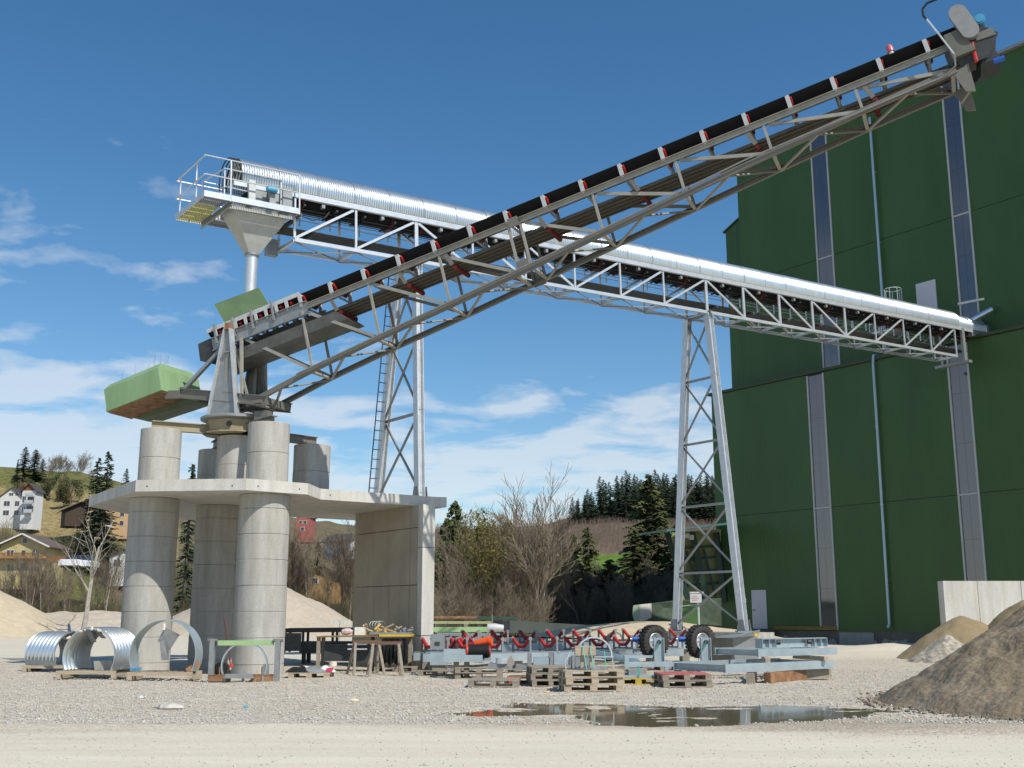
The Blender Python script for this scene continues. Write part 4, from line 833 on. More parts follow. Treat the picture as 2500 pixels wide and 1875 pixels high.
# service platform round the head
pf = thing('service_platform', LA(-5.6, .8, 8.0), 'railed service platform wrapped round the conveyor head, one grating yellowish', 'platform')
P0s, P1s, P0o, P1o, PH = -6.95, -4.12, -.32, 2.0, 8.0
for (a, b, c, d) in ((P0s, -6.2, P0o, P1o), (-6.2, P1s, P0o, -.02), (-6.2, P1s, 1.15, P1o)):
    n1_ = max(1, round((d - c) / .75)); n2_ = max(1, round((b - a) / .95))
    for i in range(n1_):
        for j in range(n2_):
            s0, s1 = a + (b - a) * j / n2_, a + (b - a) * (j + 1) / n2_; o0, o1 = c + (d - c) * i / n1_, c + (d - c) * (i + 1) / n1_
            mb_ = MB()
            k = 0
            while s0 + .02 + k * .05 < s1 - .015: x = s0 + .02 + k * .05; mb_.beam(LA(x, o0 + .01, PH), LA(x, o1 - .01, PH), .022, .03, hA); k += 1
            for ox in (o0 + .012, o1 - .012, (o0 + o1) / 2): mb_.beam(LA(s0 + .01, ox, PH), LA(s1 - .01, ox, PH), .02, .036, hA)
            mb_.build('grating_panel', mat('yellow_grating', (0.52, 0.50, 0.20), .6) if (a == P0s and i in (1, 2)) else galv_dull, pf)
for (p, q) in (((P0s, P0o), (P1s, P0o)), ((P0s, P0o), (P0s, P1o)), ((P0s, P1o), (P1s, P1o)), ((P1s, P0o), (P1s, 0))):
    MB().beam(LA(*p, PH + .02), LA(*q, PH + .02), .02, .17, hA).build('toe_plate', galv, pf)
for s in (-6.15, P1s + .05): MB().channel(LA(s, P0o, PH - .1), LA(s, P1o + .1, PH - .1), .06, .14, .012, hA).build('floor_beam', galv_dull, pf)
MB().beam(LA(-6.1, 1.1, PH - .1), LA(-4.1, 1.1, PH - .1), .06, .14).build('floor_beam', galv, pf); MB().beam(LA(-6.1, .02, PH - .1), LA(-4.1, .02, PH - .1), .05, .1).build('floor_beam', galv, pf)
def rail(pts, h, m=galv, name='rail'):
    MB().path([LA(s, o, PH + h) for s, o in pts], .021, 7).build(name, m, pf)
ring_ = [(P1s, P0o), (P0s, P0o), (P0s, P1o), (P1s, P1o)]
rail(ring_, 1.13); rail(ring_, .58)
for (s, o) in [(P1s, P0o), (-6.2, P0o), (P0s, P0o + .65), (P0s, P1o - .35), (-5.3, P1o), (-4.2, P1o)]: MB().tube(LA(s, o, PH - .08), LA(s, o, PH + 1.13), .026, 8).build('rail_post', galv, pf)
rail([(-4.5, .05), (-4.6, -.1), (-6.3, -.1), (-6.45, 1.2), (-4.6, 1.25)], .95, name='inner_rail'); rail([(-4.5, .05), (-6.3, -.1), (-6.45, 1.2), (-4.6, 1.25)], .42, name='inner_rail')
for (s, o) in ((-6.3, -.1), (-4.6, -.1), (-6.45, 1.2)): MB().tube(LA(s, o, PH), LA(s, o, PH + .95), .024, 8).build('rail_post', galv, pf)

# ================================================================ TRESTLES
def trestle(s, base_o, top_z, z0, top_o, levels, label, lad=False, wleg=.26):
    t = thing('conveyor_trestle', LA(s, .55, 0) - UP * 0, label, 'support tower')
    def at(o, z): p = T1 + dA * s + u_ * o; return V((p.x, p.y, z))
    (bn, bf), (tn, tf) = base_o, top_o
    def leg(k, z): f = (z - z0) / (top_z - z0); return at(bn + (tn - bn) * f, z) if k == 0 else at(bf + (tf - bf) * f, z)
    for k in (0, 1):
        MB().ibeam(leg(k, z0), leg(k, top_z), wleg, wleg * .9, .022, n_).build('leg', galv, t)
        b0 = leg(k, z0); MB().box((b0.x - .26, b0.y - .26, z0 - .01), (b0.x + .26, b0.y + .26, z0 + .04)).build('base_plate', galv_dull, t)
        for sg_ in (-1, 1):
            c_ = b0 + n_ * (.15 * sg_); MB().prism([c_ - u_ * .2 + UP * .04, c_ + u_ * .2 + UP * .04, c_ + u_ * .12 + UP * .42, c_ - u_ * .12 + UP * .42], n_ * .018).build('gusset', galv_dull, t)
    for i, z in enumerate(levels):
        MB().beam(leg(0, z), leg(1, z), .08, .08, n_).build('strut', galv_dull, t)
    zz = [z0 + .15] + list(levels) + [top_z - .15]
    zz = sorted(set(zz))
    for a, b in zip(zz[:-1], zz[1:]):
        MB().beam(leg(0, a + .08) + n_ * .03, leg(1, b - .08) + n_ * .03, .065, .05, n_).build('brace', galv_dull, t)
        MB().beam(leg(1, a + .08) - n_ * .03, leg(0, b - .08) - n_ * .03, .065, .05, n_).build('brace', galv_dull, t)
    MB().ibeam(at(tn - .15, top_z), at(tf + .15, top_z), .16, .16, .015).build('cap_beam', galv_dull, t)
    if lad:
        la = MB(); off = -n_ * .12 + u_ * .10
        for d_ in (-.18, .18): la.tube(leg(1, z0) + off + n_ * d_, leg(1, top_z) + off + n_ * d_, .02, 5)
        z = z0 + .3; 
        la.build('ladder_rail', darksteel, t)
        while z < top_z - .2: p = leg(1, z) + off; MB().tube(p - n_ * .18, p + n_ * .18, .014, 5).build('ladder_rung', darksteel, t); z += .3
    FAR.append(t); return t
FAR = [hallT, bal, ga, pf]
trestle(-.22, (-.42, 2.15), 12.35, 4.885, (0, 1.1), [7.55, 9.95], 'galvanised trestle with a ladder standing on the concrete platform', True)
trestle(12.6, (-1.15, 2.2), 12.78, 1.0, (0, 1.1), [3.1, 5.55, 7.9, 10.3], 'galvanised trestle standing on a concrete footing near the hall', False)
ft = thing('trestle_footing', LA(12.85, 1.5, 0) * 1, 'long grey concrete footing block under the far trestle', 'footing')
pc = T1 + dA * 12.6; pc = V((pc.x, pc.y, 0)); m = MB(); a, b = pc - u_ * 1.9, pc + u_ * 3.1
m.hexa([V((*(a - n_ * .7).xy, -.3)), V((*(a + n_ * .7).xy, -.3)), V((*(b + n_ * .7).xy, -.3)), V((*(b - n_ * .7).xy, -.3)), V((*(a - n_ * .7).xy, .99)), V((*(a + n_ * .7).xy, .99)), V((*(b + n_ * .7).xy, .99)), V((*(b - n_ * .7).xy, .99))]); m.build('block', concrete, ft)

FAR.append(ft)
for o_ in FAR:                                # hall and new conveyor stand 8 % further off than first surveyed, so the trestle meets the slab
    o_.location = O + (o_.location - O) * 1.08; o_.scale = (1.08,) * 3

# ================================================================ HOUSES on the hillside
cream = mat('plaster_yellow', (0.50, 0.42, 0.20), .9, 0, .06, 1); peach = mat('plaster_peach', (0.55, 0.36, 0.19), .9, 0, .05, 1); whitep = mat('plaster_white', (0.62, 0.62, 0.60), .9, 0, .05, 1)
roofd = mat('roof_dark', (0.06, 0.055, 0.055), .8, 0, .2, 1.5); roofb = mat('roof_brown', (0.12, 0.09, 0.07), .8, 0, .2, 1.5); brownw = mat('brown_boarding', (0.055, 0.035, 0.025), .8, 0, .2, 2, stretch=(1, 1, 6)); balc = mat('balcony_timber', (0.22, 0.09, 0.03), .8, 0, .2, 2)
redh = mat('plaster_red', (0.36, 0.11, 0.09), .9, 0, .06, 1)
def house(px, y, base_py, w, d, hw, hr, label, wallm, roofm, wins, rot=0.0, over=.5, kx=1.0, kz=1.0, gable=None, extra=None, name='house', trim=None):
    c = PY(px, base_py, y); t = thing(name, (c.x, c.y + d / 2, c.z), label, 'house'); cs, sn = math.cos(rot), math.sin(rot); cx, cy = c.x, c.y + d / 2
    def X(a, b, z): return V((cx + a * cs - b * sn, cy + a * sn + b * cs, c.z + z))
    def bx(a0, a1, b0, b1, z0, z1): return MB().hexa([X(a0, b0, z0), X(a1, b0, z0), X(a1, b1, z0), X(a0, b1, z0), X(a0, b0, z1), X(a1, b0, z1), X(a1, b1, z1), X(a0, b1, z1)])
    bx(-w / 2, w / 2, -d / 2, d / 2, -2.5, hw).build('wall', wallm, t)
    MB().prism([X(-w / 2, -d / 2 + .01, hw + .003), X(w / 2, -d / 2 + .01, hw + .003), X(0, -d / 2 + .01, hw + hr)], X(0, d / 2 - .02, 0) - X(0, -d / 2, 0)).build('gable', gable or wallm, t)
    for sg_ in (-1, 1):
        e = sg_ * (w / 2 + over); zz = hw - hr * over / (w / 2)
        MB().add([X(e, -d / 2 - over, zz), X(0, -d / 2 - over, hw + hr), X(0, d / 2 + over, hw + hr), X(e, d / 2 + over, zz), X(e, -d / 2 - over, zz + .16), X(0, -d / 2 - over, hw + hr + .18), X(0, d / 2 + over, hw + hr + .18), X(e, d / 2 + over, zz + .16)],
                 [(0, 1, 2, 3), (7, 6, 5, 4), (0, 4, 5, 1), (1, 5, 6, 2), (2, 6, 7, 3), (3, 7, 4, 0)]).build('roof', roofm, t)
        if trim: MB().beam(X(e, -d / 2 - over - .03, zz + .06), X(0, -d / 2 - over - .03, hw + hr + .06), .05, .24, V((0, 0, 1))).build('verge_board', trim, t)
    for (a, z, ww, wh) in wins:
        f = bx(a - ww / 2 - .07, a + ww / 2 + .07, -d / 2 - .04, -d / 2 + .02, z - .07, z + wh + .07).build('window', whitep, t)
        bx(a - ww / 2, a + ww / 2, -d / 2 - .06, -d / 2 - .041, z, z + wh).build('pane', winm, f)
        if ww > .7: bx(a - .035, a + .035, -d / 2 - .075, -d / 2 - .061, z, z + wh).build('mullion', whitep, f)
    if extra: extra(t, bx, X)
    t.scale = (kx, kx, kz)
    return t
def ex_y(t, bx, X):
    bx(-3.4, 3.5, -4.3, -3.3, 2.35, 2.5).build('balcony', balc, t); k = -3.3
    while k < 3.4: bx(k, k + .09, -4.32, -4.28, 2.5, 3.3).build('baluster', balc, t); k += .16
    bx(-3.4, 3.5, -4.35, -4.25, 3.3, 3.38).build('balcony_rail', balc, t)
    bx(3.1, 6.6, -3.6, -.5, 1.9, 2.0).build('terrace', concrete, t); bx(3.3, 6.6, -3.65, -3.6, 2.0, 2.9).build('terrace_rail', balc, t)
house(44, 118, 1400, 6.2, 6.5, 4.7, 1.75, 'yellow chalet with white verge boards and a long brown balcony at the left', cream, roofb, [(-1.7, 3.0, .9, .85), (.1, 3.0, .5, .85), (1.75, 3.0, .95, .85), (.15, 5.0, .6, .8), (-1.5, .4, .9, 1.1), (.1, .2, .7, 1.6), (1.7, .5, .8, 1)], 0, .75, kx=.78, kz=.64, extra=ex_y, trim=whitep)
def ex_w(t, bx, X):
    for z in (1.9, 4.4, 6.5): bx(-.2, 2.6, -4.6, -3.5, z, z + .18).build('balcony_floor', whitep, t); bx(-.2, 2.6, -4.66, -4.58, z + .18, z + .95).build('balcony_panel', mat('balcony_glass', (.45, .48, .52), .3), t)
    for z in (2.2, 4.7): bx(.2, 2.3, -3.56, -3.5, z, z + 1.7).build('patio_window', winm, t)
house(56, 152, 1268, 4.4, 5, 8.2, 1.9, 'white hillside house with stacked balconies and a dark roof, upper left', whitep, roofd, [(-1.4, 5.0, 1.1, 1.6), (-1.4, 2.4, 1.1, 1.3)], -.08, .6, kx=.44, kz=.50, gable=mat('gable_redbrown', (.25, .08, .03), .8), extra=ex_w)
house(8, 154, 1268, 6.2, 7, 6.6, 2.4, 'white wing with dormer windows left of the stacked balconies', whitep, roofd, [(-1, 4.1, 1.6, 1.3), (1.9, 4.1, 1.2, 1.3), (-1, 1.5, 1.6, 1.3), (1.9, 1.5, 1.2, 1.3), (0, 7.0, 1.2, .7), (1.6, 7.0, .8, .7)], 0, .4, kx=.5, kz=.50)
def ex_o(t, bx, X):
    bx(-3.6, .6, -4.9, -3.9, 3.05, 3.2).build('balcony', brownw, t); bx(-3.6, .6, -4.95, -4.88, 3.2, 4.0).build('balcony_panel', brownw, t)
    bx(-3.6, .6, -4.9, -3.9, .35, .5).build('balcony', whitep, t); bx(-3.6, .6, -4.95, -4.88, .5, 1.2).build('balcony_panel', whitep, t)
    bx(-4.3, 4.3, -3.92, -3.86, 5.3, 7.3).build('boarding', brownw, t)
house(262, 144, 1290, 8.6, 7.6, 7.3, 2.2, 'peach coloured house with dark boarded gable and brown balcony', peach, roofb, [(-1.9, 3.5, 1.1, 1.4), (-1.9, .9, 1.1, 1.4), (2.0, 3.4, .7, 1.1), (2.0, 1.0, .7, 1.1), (1.9, 5.7, .5, .5)], 0, .9, kx=.72, kz=.50, gable=brownw, extra=ex_o)
house(166, 147, 1262, 6.2, 7, 2.6, 2.2, 'low barn with brown roof left of the peach coloured house', brownw, roofb, [], .5, .9, kx=.62, kz=.45)
house(300, 126, 1392, 4.4, 5, 2.2, 1.0, 'small white bungalow half hidden behind the twigs', whitep, roofd, [(-1.1, .7, .9, 1), (1.1, .7, .9, 1)], 0, .3, kx=.8, kz=.7)
house(738, 178, 1300, 2.6, 6, 4.4, .5, 'small red house with white windows seen under the slab', redh, roofd, [(-.5, 2.4, .5, .8), (.4, 2.4, .5, .8), (-.1, .6, .7, .8)], 0, .3, kx=.85, kz=.6)
house(836, 160, 1338, 4.4, 7, 2.0, 1.6, 'grey roofed house with small white windows among bare trees', whitep, roofd, [(-1.2, .9, .4, .6), (-.6, .9, .4, .6), (0, .9, .4, .6)], .9, .6, kx=.8, kz=.6)
house(782, 118, 1438, 4.2, 6, 2.6, 1.2, 'ochre timber house behind thin trunks right of the front pillar', mat('ochre_timber', (.33, .20, .08), .9), roofb, [(-.6, .9, .6, .9)], 0, .6, kx=1.0, kz=.62)
house(560, 150, 1330, 3.2, 6, 3.8, .9, 'white and yellow house seen between the two right pillars', whitep, roofd, [(-.7, 2.2, .5, .7), (.6, 2.2, .5, .7)], 0, .3, kx=.8, kz=.6)
# small parked cars by the chalet: body, cabin, wheels
def car(px, py, y, label, colm):
    c = PY(px, py, y); t = thing('parked_car', c, label, 'car', 'cars parked by the chalet')
    x, z = c.x, c.z; b = MB()
    b.prism([(x - 1, y, z + .25), (x + 1, y, z + .25), (x + 1.02, y, z + .7), (x + .8, y, z + .85), (x - .85, y, z + .85), (x - 1.02, y, z + .65)], (0, 3.6, 0)); b.build('body', colm, t)
    MB().hexa([(x - .8, y + .9, z + .85), (x + .8, y + .9, z + .85), (x + .8, y + 3.2, z + .85), (x - .8, y + 3.2, z + .85), (x - .6, y + 1.4, z + 1.35), (x + .6, y + 1.4, z + 1.35), (x + .6, y + 2.9, z + 1.35), (x - .6, y + 2.9, z + 1.35)]).build('cabin', winm, t)
    for a in (-.85, .85):
        for bb in (.7, 2.9): MB().tube((x + a - .1, y + bb, z + .3), (x + a + .1, y + bb, z + .3), .3, 12).build('wheel', tyre_m, t)
whitecar = mat('car_white', (.75, .76, .78), .25, 0, .02, 1)
car(166, 1386, 112, 'white car glinting in the sun below the bungalow', whitecar); car(186, 1388, 112.5, 'second white car nearer to the dead tree trunk', whitecar)

# ================================================================ TREES
def bare_mesh(seed, H, levels=4, spread=.5, r0=.16, trunkfrac=.35, n0=7, up=.35, forks=0, rmin=.011):
    rr = random.Random(seed); tr, cr = MB(), MB()
    def branch(p, d, L_, r, lv):
        segs = 4 if lv <= 1 else 3; q = p; m = tr if lv == 0 else cr
        pts = [p]; dd = d.copy()
        for i in range(segs):
            dd = (dd + V((rr.gauss(0, .10), rr.gauss(0, .10), rr.gauss(0, .05) + up * .16 * (lv > 0)))).normalized(); q = q + dd * (L_ / segs); pts.append(q)
        for i in range(segs):
            ra = max(r * (1 - .62 * i / segs), rmin); rb = max(r * (1 - .62 * (i + 1) / segs), rmin * .8); m.tube(pts[i], pts[i + 1], ra, 6 if lv == 0 else (4 if lv == 1 else 3), rb, False)
        if lv >= levels: return
        nb = n0 if lv == 0 else ((7 if forks else 6) if lv == 1 else 5 if lv < 4 else 3)
        for k in range(nb):
            f = (trunkfrac + (1 - trunkfrac) * (k + rr.random()) / nb) if lv == 0 else (.2 + .8 * (k + rr.random()) / nb); f = min(f, .99)
            i = min(int(f * segs), segs - 1); a = pts[i].lerp(pts[i + 1], f * segs - i); ax = (pts[i + 1] - pts[i]).normalized()
            ph = rr.random() * 6.28; o = ax.orthogonal().normalized(); o = Matrix.Rotation(ph, 3, ax) @ o; ang = rr.uniform(.35, .8) * (spread / .5)
            nd = (ax * math.cos(ang) + o * math.sin(ang)).normalized()
            branch(a, nd, L_ * rr.uniform(.42, .62) * (1.15 - .4 * f if lv == 0 else 1), r * (1 - .6 * f) * .55, lv + 1)
    if forks:                                  # dark lower trunk dividing into several pale main stems
        hf = H * .27; tr.tube((0, 0, -.3), (.05, 0, hf * .6), r0, 8, r0 * .85, False); tr.tube((.05, 0, hf * .6), (.02, 0, hf), r0 * .85, 8, r0 * .8, False)
        for k in range(forks):
            a = 2 * math.pi * k / forks + .4; sp_ = .26 + .24 * (k % 2); st_len = H * (.62 if k % 2 else .70)
            branch(V((.02, 0, hf * (.75 + .25 * (k % 2)))), V((math.cos(a) * sp_, math.sin(a) * sp_, 1)).normalized(), st_len, r0 * .55, 1)
    else: branch(V((0, 0, -.3)), V((rr.gauss(0, .03), rr.gauss(0, .03), 1)).normalized(), H * .72, r0, 0)
    return tr, cr
def bare_tree(name, seed, H, m1, m2, label, group=None, **k):
    t = thing(name, (0, 0, 0), label, 'tree', group); a, b = bare_mesh(seed, H, **k)
    a.build('trunk', m1, t, True); b.build('crown', m2, t); return t
def conifer(name, seed, H, rad, m, label, group=None, n=2600, base=.06, droop=.25, dens=1.0):
    t = thing(name, (0, 0, 0), label, 'tree', group); MB().tube((0, 0, -.4), (0, 0, H * .97), .018 * H, 7, .01).build('trunk', bark_dark, t)
    r_ = np.random.default_rng(seed); nb = int(H * 11 * dens); V_, F_ = [], []; 
    for k in range(nb):
        f = (k + r_.random()) / nb; f = f ** .85; z = H * (base + (1 - base) * f); a = r_.random() * 6.283; Lr = rad * (1 - f) ** .72 * (0.6 + .55 * r_.random()) + .08
        m_ = max(3, int(Lr / .16)); ca, sa = math.cos(a), math.sin(a)
        for j in range(m_):
            g = (j + 1) / m_; rx = Lr * g; zz = z - droop * rx + .12 * rx * g + r_.normal(0, .04)
            wdt = (.13 + .42 * Lr * .35 * (1 - abs(g - .45))) * (0.7 + .6 * r_.random()); ln = .26 + .1 * r_.random()
            for sgn in (-1, 1):
                x0, y0 = ca * (rx - ln * .5), sa * (rx - ln * .5); x1, y1 = ca * (rx + ln * .3) - sgn * sa * wdt, sa * (rx + ln * .3) + sgn * ca * wdt; x2, y2 = ca * (rx + ln * .6), sa * (rx + ln * .6)
                b0 = len(V_); V_ += [(x0, y0, zz + .05), (x1, y1, zz - .10 - .1 * r_.random()), (x2, y2, zz - .02)]; F_.append((b0, b0 + 1, b0 + 2))
    o = fromnp('crown', np.array(V_), np.array(F_), m); o.parent = t; return t
def bush_crown(name, seed, H, rad, m, mb_, label, group=None, n=3200, z0=.12):
    t = thing(name, (0, 0, 0), label, 'tree', group); a, b = bare_mesh(seed, H, levels=3, spread=.45, r0=.08, trunkfrac=.1, n0=9); a.build('trunk', mb_, t, True); b.build('branches', mb_, t)
    r_ = np.random.default_rng(seed); pts = []
    while len(pts) < n:
        p = r_.normal(0, 1, 3); p /= np.linalg.norm(p); p *= r_.random() ** .33; z = H * (z0 + (1 - z0) * (p[2] * .5 + .5)); q = np.array([p[0] * rad, p[1] * rad, z])
        if fbm(np.array([q[0] * 1.6 + 50]), np.array([q[2] * .9 + q[1]]), seed)[0] > .48: pts.append(q)
    c = np.array(pts); d1 = r_.normal(0, .065, (n, 3)); d2 = r_.normal(0, .065, (n, 3)); vs = np.stack([c - d1, c + d2, c + d1 + .02], 1).reshape(-1, 3)
    o = fromnp('crown', vs, np.arange(n * 3).reshape(-1, 3), m); o.parent = t; return t
def put(t, px, y, z=None, sc=1, rot=0, lab=None, new=True, **k):
    x = (px - 1250) / 2758 * y; zz = z if z is not None else (float(gz([x], [y])[0]) if y < 104 else float(hz(np.array([px], float), np.array([y], float))[0]))
    if new: return dup(t, (x, y, zz), (0, 0, rot), sc, label=lab, **k)
    t.location = (x, y, zz); t.rotation_euler = (0, 0, rot); t.scale = (sc,) * 3 if not hasattr(sc, '__len__') else sc
    if lab: t['label'] = lab
    return t
# single trees one can point to
big = bare_tree('bare_tree', 11, 12.2, bark_dark, bark, 'tall bare tree with a wide forked crown against the sky', levels=4, spread=.42, r0=.30, up=.5, forks=5, rmin=.024); put(big, 1315, 76, 0, (.66, .66, .66), 1.0, new=False)
dead = bare_tree('dead_tree', 23, 9.3, bark_pale, bark_pale, 'pale leafless trunk with a few broken limbs in front of the peach house', levels=2, spread=.6, r0=.21, trunkfrac=.45, n0=6, up=.7); put(dead, 204, 80, 0, 1.0, .4, new=False)
rt_ = bare_tree('bare_tree', 31, 12.5, bark_dark, bark, 'round crowned bare tree on the skyline right of the tall spruces', levels=4, spread=.55, r0=.16, n0=9); put(rt_, 290, 165, None, .72, 0, new=False)
sp1 = conifer('spruce_tree', 5, 16, 1.15, needle_dk, 'very slender spruce rising between the upper left pillars', dens=1.3, droop=.5); put(sp1, 448, 100, -1, 1.0, 0, new=False)
sp2 = conifer('spruce_tree', 6, 17, 2.6, needle_dk, 'left one of the two tall spruces beside the peach house', dens=1.3, droop=.35); put(sp2, 212, 136, None, (.95, .95, .80), 0, new=False)
put(sp2, 236, 133, None, (.95, .95, .87), 2.0, 'right one of the two tall spruces beside the peach house')
put(sp2, 284, 162, None, .62, 1.0, 'shorter dark spruce behind the peach house roof')
for px, y, sc, lab in ((26, 190, (.7, .7, .36), 'leftmost spruce on the meadow skyline'), (52, 191, (.68, .68, .34), 'second spruce on the meadow skyline'), (73, 192, (.45, .45, .24), 'smallest spruce on the meadow skyline'), (10, 192, .2, 'low spruce at the very left of the skyline')): put(sp2, px, y, None, sc, px, lab)
cr_ = conifer('spruce_tree', 8, 11.2, 3.4, needle, 'broad dark spruce left of the green hall, in front of the wooded hill', dens=2.4, droop=.45); put(cr_, 1592, 100, -.2, (1.3, 1.3, 1.27), 0, new=False)
put(cr_, 1553, 98, -.2, (1.1, 1.1, .81), 2, 'lower spruce leaning against the left of the broad one'); put(cr_, 1525, 97, -.2, (.82, .82, .50), 4, 'small spruce at the foot of the broad one'); put(cr_, 1660, 98, 0, (.95, .95, .85), 5, 'spruce partly hidden behind the far trestle legs')
cm = conifer('spruce_tree', 9, 8.0, 2.0, needle, 'right one of two mid sized spruces before the green meadow', dens=2.4, droop=.4); put(cm, 1437, 94, 0, (1.05, 1.05, 1.1), 0, new=False)
put(cm, 1400, 95, 0, (1.1, 1.1, 1.04), 3, 'left one of two mid sized spruces before the green meadow'); put(cm, 1265, 88, 0, (1.1, 1.1, .95), 4, 'dark spruce left of the tall bare tree')
for px, y, sc, lab in ((1108, 92, (1.2, 1.2, 1.35), 'spruce just right of the slab end'), (1092, 90, (1.3, 1.3, 1.15), 'dark spruce beside the concrete wall'), (1132, 88, 1.05, 'dark spruce behind the yellow green willow'), (1240, 96, (1.2, 1.2, 1.2), 'spruce behind the right side of the willow'), (690, 118, .9, 'dark spruce near the red house'), (770, 150, .8, 'spruce right of the red house')): put(cm, px, y, None if y > 104 else 0, sc, px, lab)
wi = bush_crown('willow_tree', 15, 9.2, 1.7, leaf_y, bark, 'yellow green willow in first leaf right of the slab', n=3600, z0=.30); put(wi, 1180, 80, 0, 1.0, 0, new=False)
put(wi, 1225, 83, 0, (.85, .85, .97), 2, 'second yellow green willow touching the first'); put(wi, 1146, 84, 0, (.8, .8, 1.02), 4, 'narrow yellow green willow on the left of the pair')
bu = bush_crown('shrub', 17, 3.2, 1.7, mat('olive_shrub', (.08, .085, .03), .9, 0, .3, 1), bark, 'round olive shrub on the straw meadow below the skyline', n=2500, z0=.02); put(bu, 150, 172, None, 1.3, 0, new=False)
for px, y, sc, lab in ((30, 175, 1.2, 'shrub under the leftmost skyline spruces'), (95, 180, 1.1, 'shrub left of the straw slope'), (122, 178, (.9, .9, 1.5), 'upright pale shrub on the skyline'), (185, 160, 1.1, 'dark shrub above the barn roof'), (118, 138, 1.0, 'hedge shrub below the white house'), (150, 136, 1.0, 'hedge shrub left of the barn'), (78, 140, .9, 'hedge shrub under the balconies')): put(bu, px, y, None, sc, px, lab)
# thin poles and trees of the thicket
vs_ = []
for i, (sd_, H, lv, pal, sp_, r0) in enumerate(((41, 8.5, 3, 0, .38, .075), (42, 9.5, 4, 1, .36, .09), (43, 7.2, 4, 0, .45, .07), (44, 9.0, 3, 1, .3, .06), (45, 6.5, 4, 2, .5, .08), (46, 8.0, 4, 2, .42, .10))):
    ms = [(bark, bark), (bark_pale, bark), (bark_dark, bark)][pal]
    vs_.append(bare_tree('bare_tree', sd_, H, ms[0], ms[1], 'thin leafless tree in the thicket at the back of the yard', 'leafless trees of the thicket', levels=lv, spread=sp_, r0=r0, trunkfrac=.3, n0=10, up=.6))
rr = random.Random(77); first = set()
KN = ['grey leafless tree', 'tall pale trunked leafless tree', 'short grey leafless tree', 'very slender pale leafless tree', 'wide dark leafless tree', 'dark trunked leafless tree']
def tput(k, px, y, sc):
    zn = 'on the skyline meadow at the left' if y > 140 else 'behind the left gravel heaps' if px < 330 else 'seen between the pillars and the wall' if px < 1000 else 'behind the stacked rusty beams' if px < 1260 else 'in the thicket round the tall bare tree' if px < 1480 else 'beside the broad spruce'
    lb = KN[k] + ' ' + zn; gp = 'leafless trees ' + zn
    if k not in first: first.add(k); o = put(vs_[k], px, y, None, sc, rr.random() * 6, lab=lb, new=False)
    else: o = put(vs_[k], px, y, None, sc, rr.random() * 6, lb)
    o['group'] = gp
for i in range(125):
    zone = rr.random()
    if zone < .22: px = rr.uniform(-40, 330); y = rr.uniform(97, 104); sc = rr.uniform(.5, .85)
    elif zone < .5: px = rr.uniform(540, 890); y = rr.uniform(98, 104); sc = rr.uniform(.65, 1.0)
    else: px = rr.uniform(1060, 1680); y = rr.uniform(78, 100) if px < 1330 else rr.uniform(90, 102); sc = rr.uniform(.45, .85)
    k = 3 if px < 330 else rr.choice([1, 3, 1, 0]) if px < 900 else rr.choice([0, 1, 2, 4, 5, 5, 4]); tput(k, px, y, sc)
for i in range(55): tput(rr.choice([2, 5, 4, 0, 5]), *((lambda q: (q, rr.uniform(72, 84) if q < 1330 else rr.uniform(87, 95)))(rr.uniform(1060, 1560))), rr.uniform(.35, .6))
for px, y, sc in ((1210, 104, 1.25), (1262, 106, 1.2), (1285, 108, 1.3), (1330, 104, 1.0), (1160, 105, 1.3), (1085, 100, 1.2), (1420, 84, 1.05), (1060, 98, 1.1), (1375, 103, .9)): tput(rr.choice([4, 5]), px, y, sc)
for px, y, sc, lab in ((1075, 99, (1.2, 1.2, .95), 'spruce whose tip shows just above the slab end'), (1345, 96, (1.3, 1.3, .7), 'low spruce right behind the tall bare tree'), (1490, 92, (1.3, 1.3, .75), 'low spruce between the pair and the broad spruce'), (1170, 97, (1.3, 1.3, 1.15), 'spruce hidden behind the willows')): put(cm, px, y, 0, sc, px, lab)
for px, y, sc in ((100, 192, .6), (112, 190, .7), (120, 193, .6), (172, 190, .7), (168, 188, .6), (60, 195, .6), (90, 190, .5), (135, 191, .55), (196, 188, .45), (320, 170, .7), (345, 160, .6), (370, 150, .7), (480, 170, .7)): tput(2, px, y, sc)
# wooded hill at right
fk = conifer('spruce_tree', 61, 17, 4.0, needle_dk, 'spruce of the dark wood on the right hill', 'spruces of the dark hill wood', dens=1.0); firstf = True
for i in range(110):
    px = 1780 - 385 * rr.random() ** 1.15; yb = rr.uniform(345, 420); sc = rr.uniform(.75, 1.15) * (0.55 + .45 * min(1, (px - 1380) / 110))
    if firstf: put(fk, px, yb, None, sc, 0, new=False); firstf = False
    else: put(fk, px, yb, None, sc, rr.random() * 6)
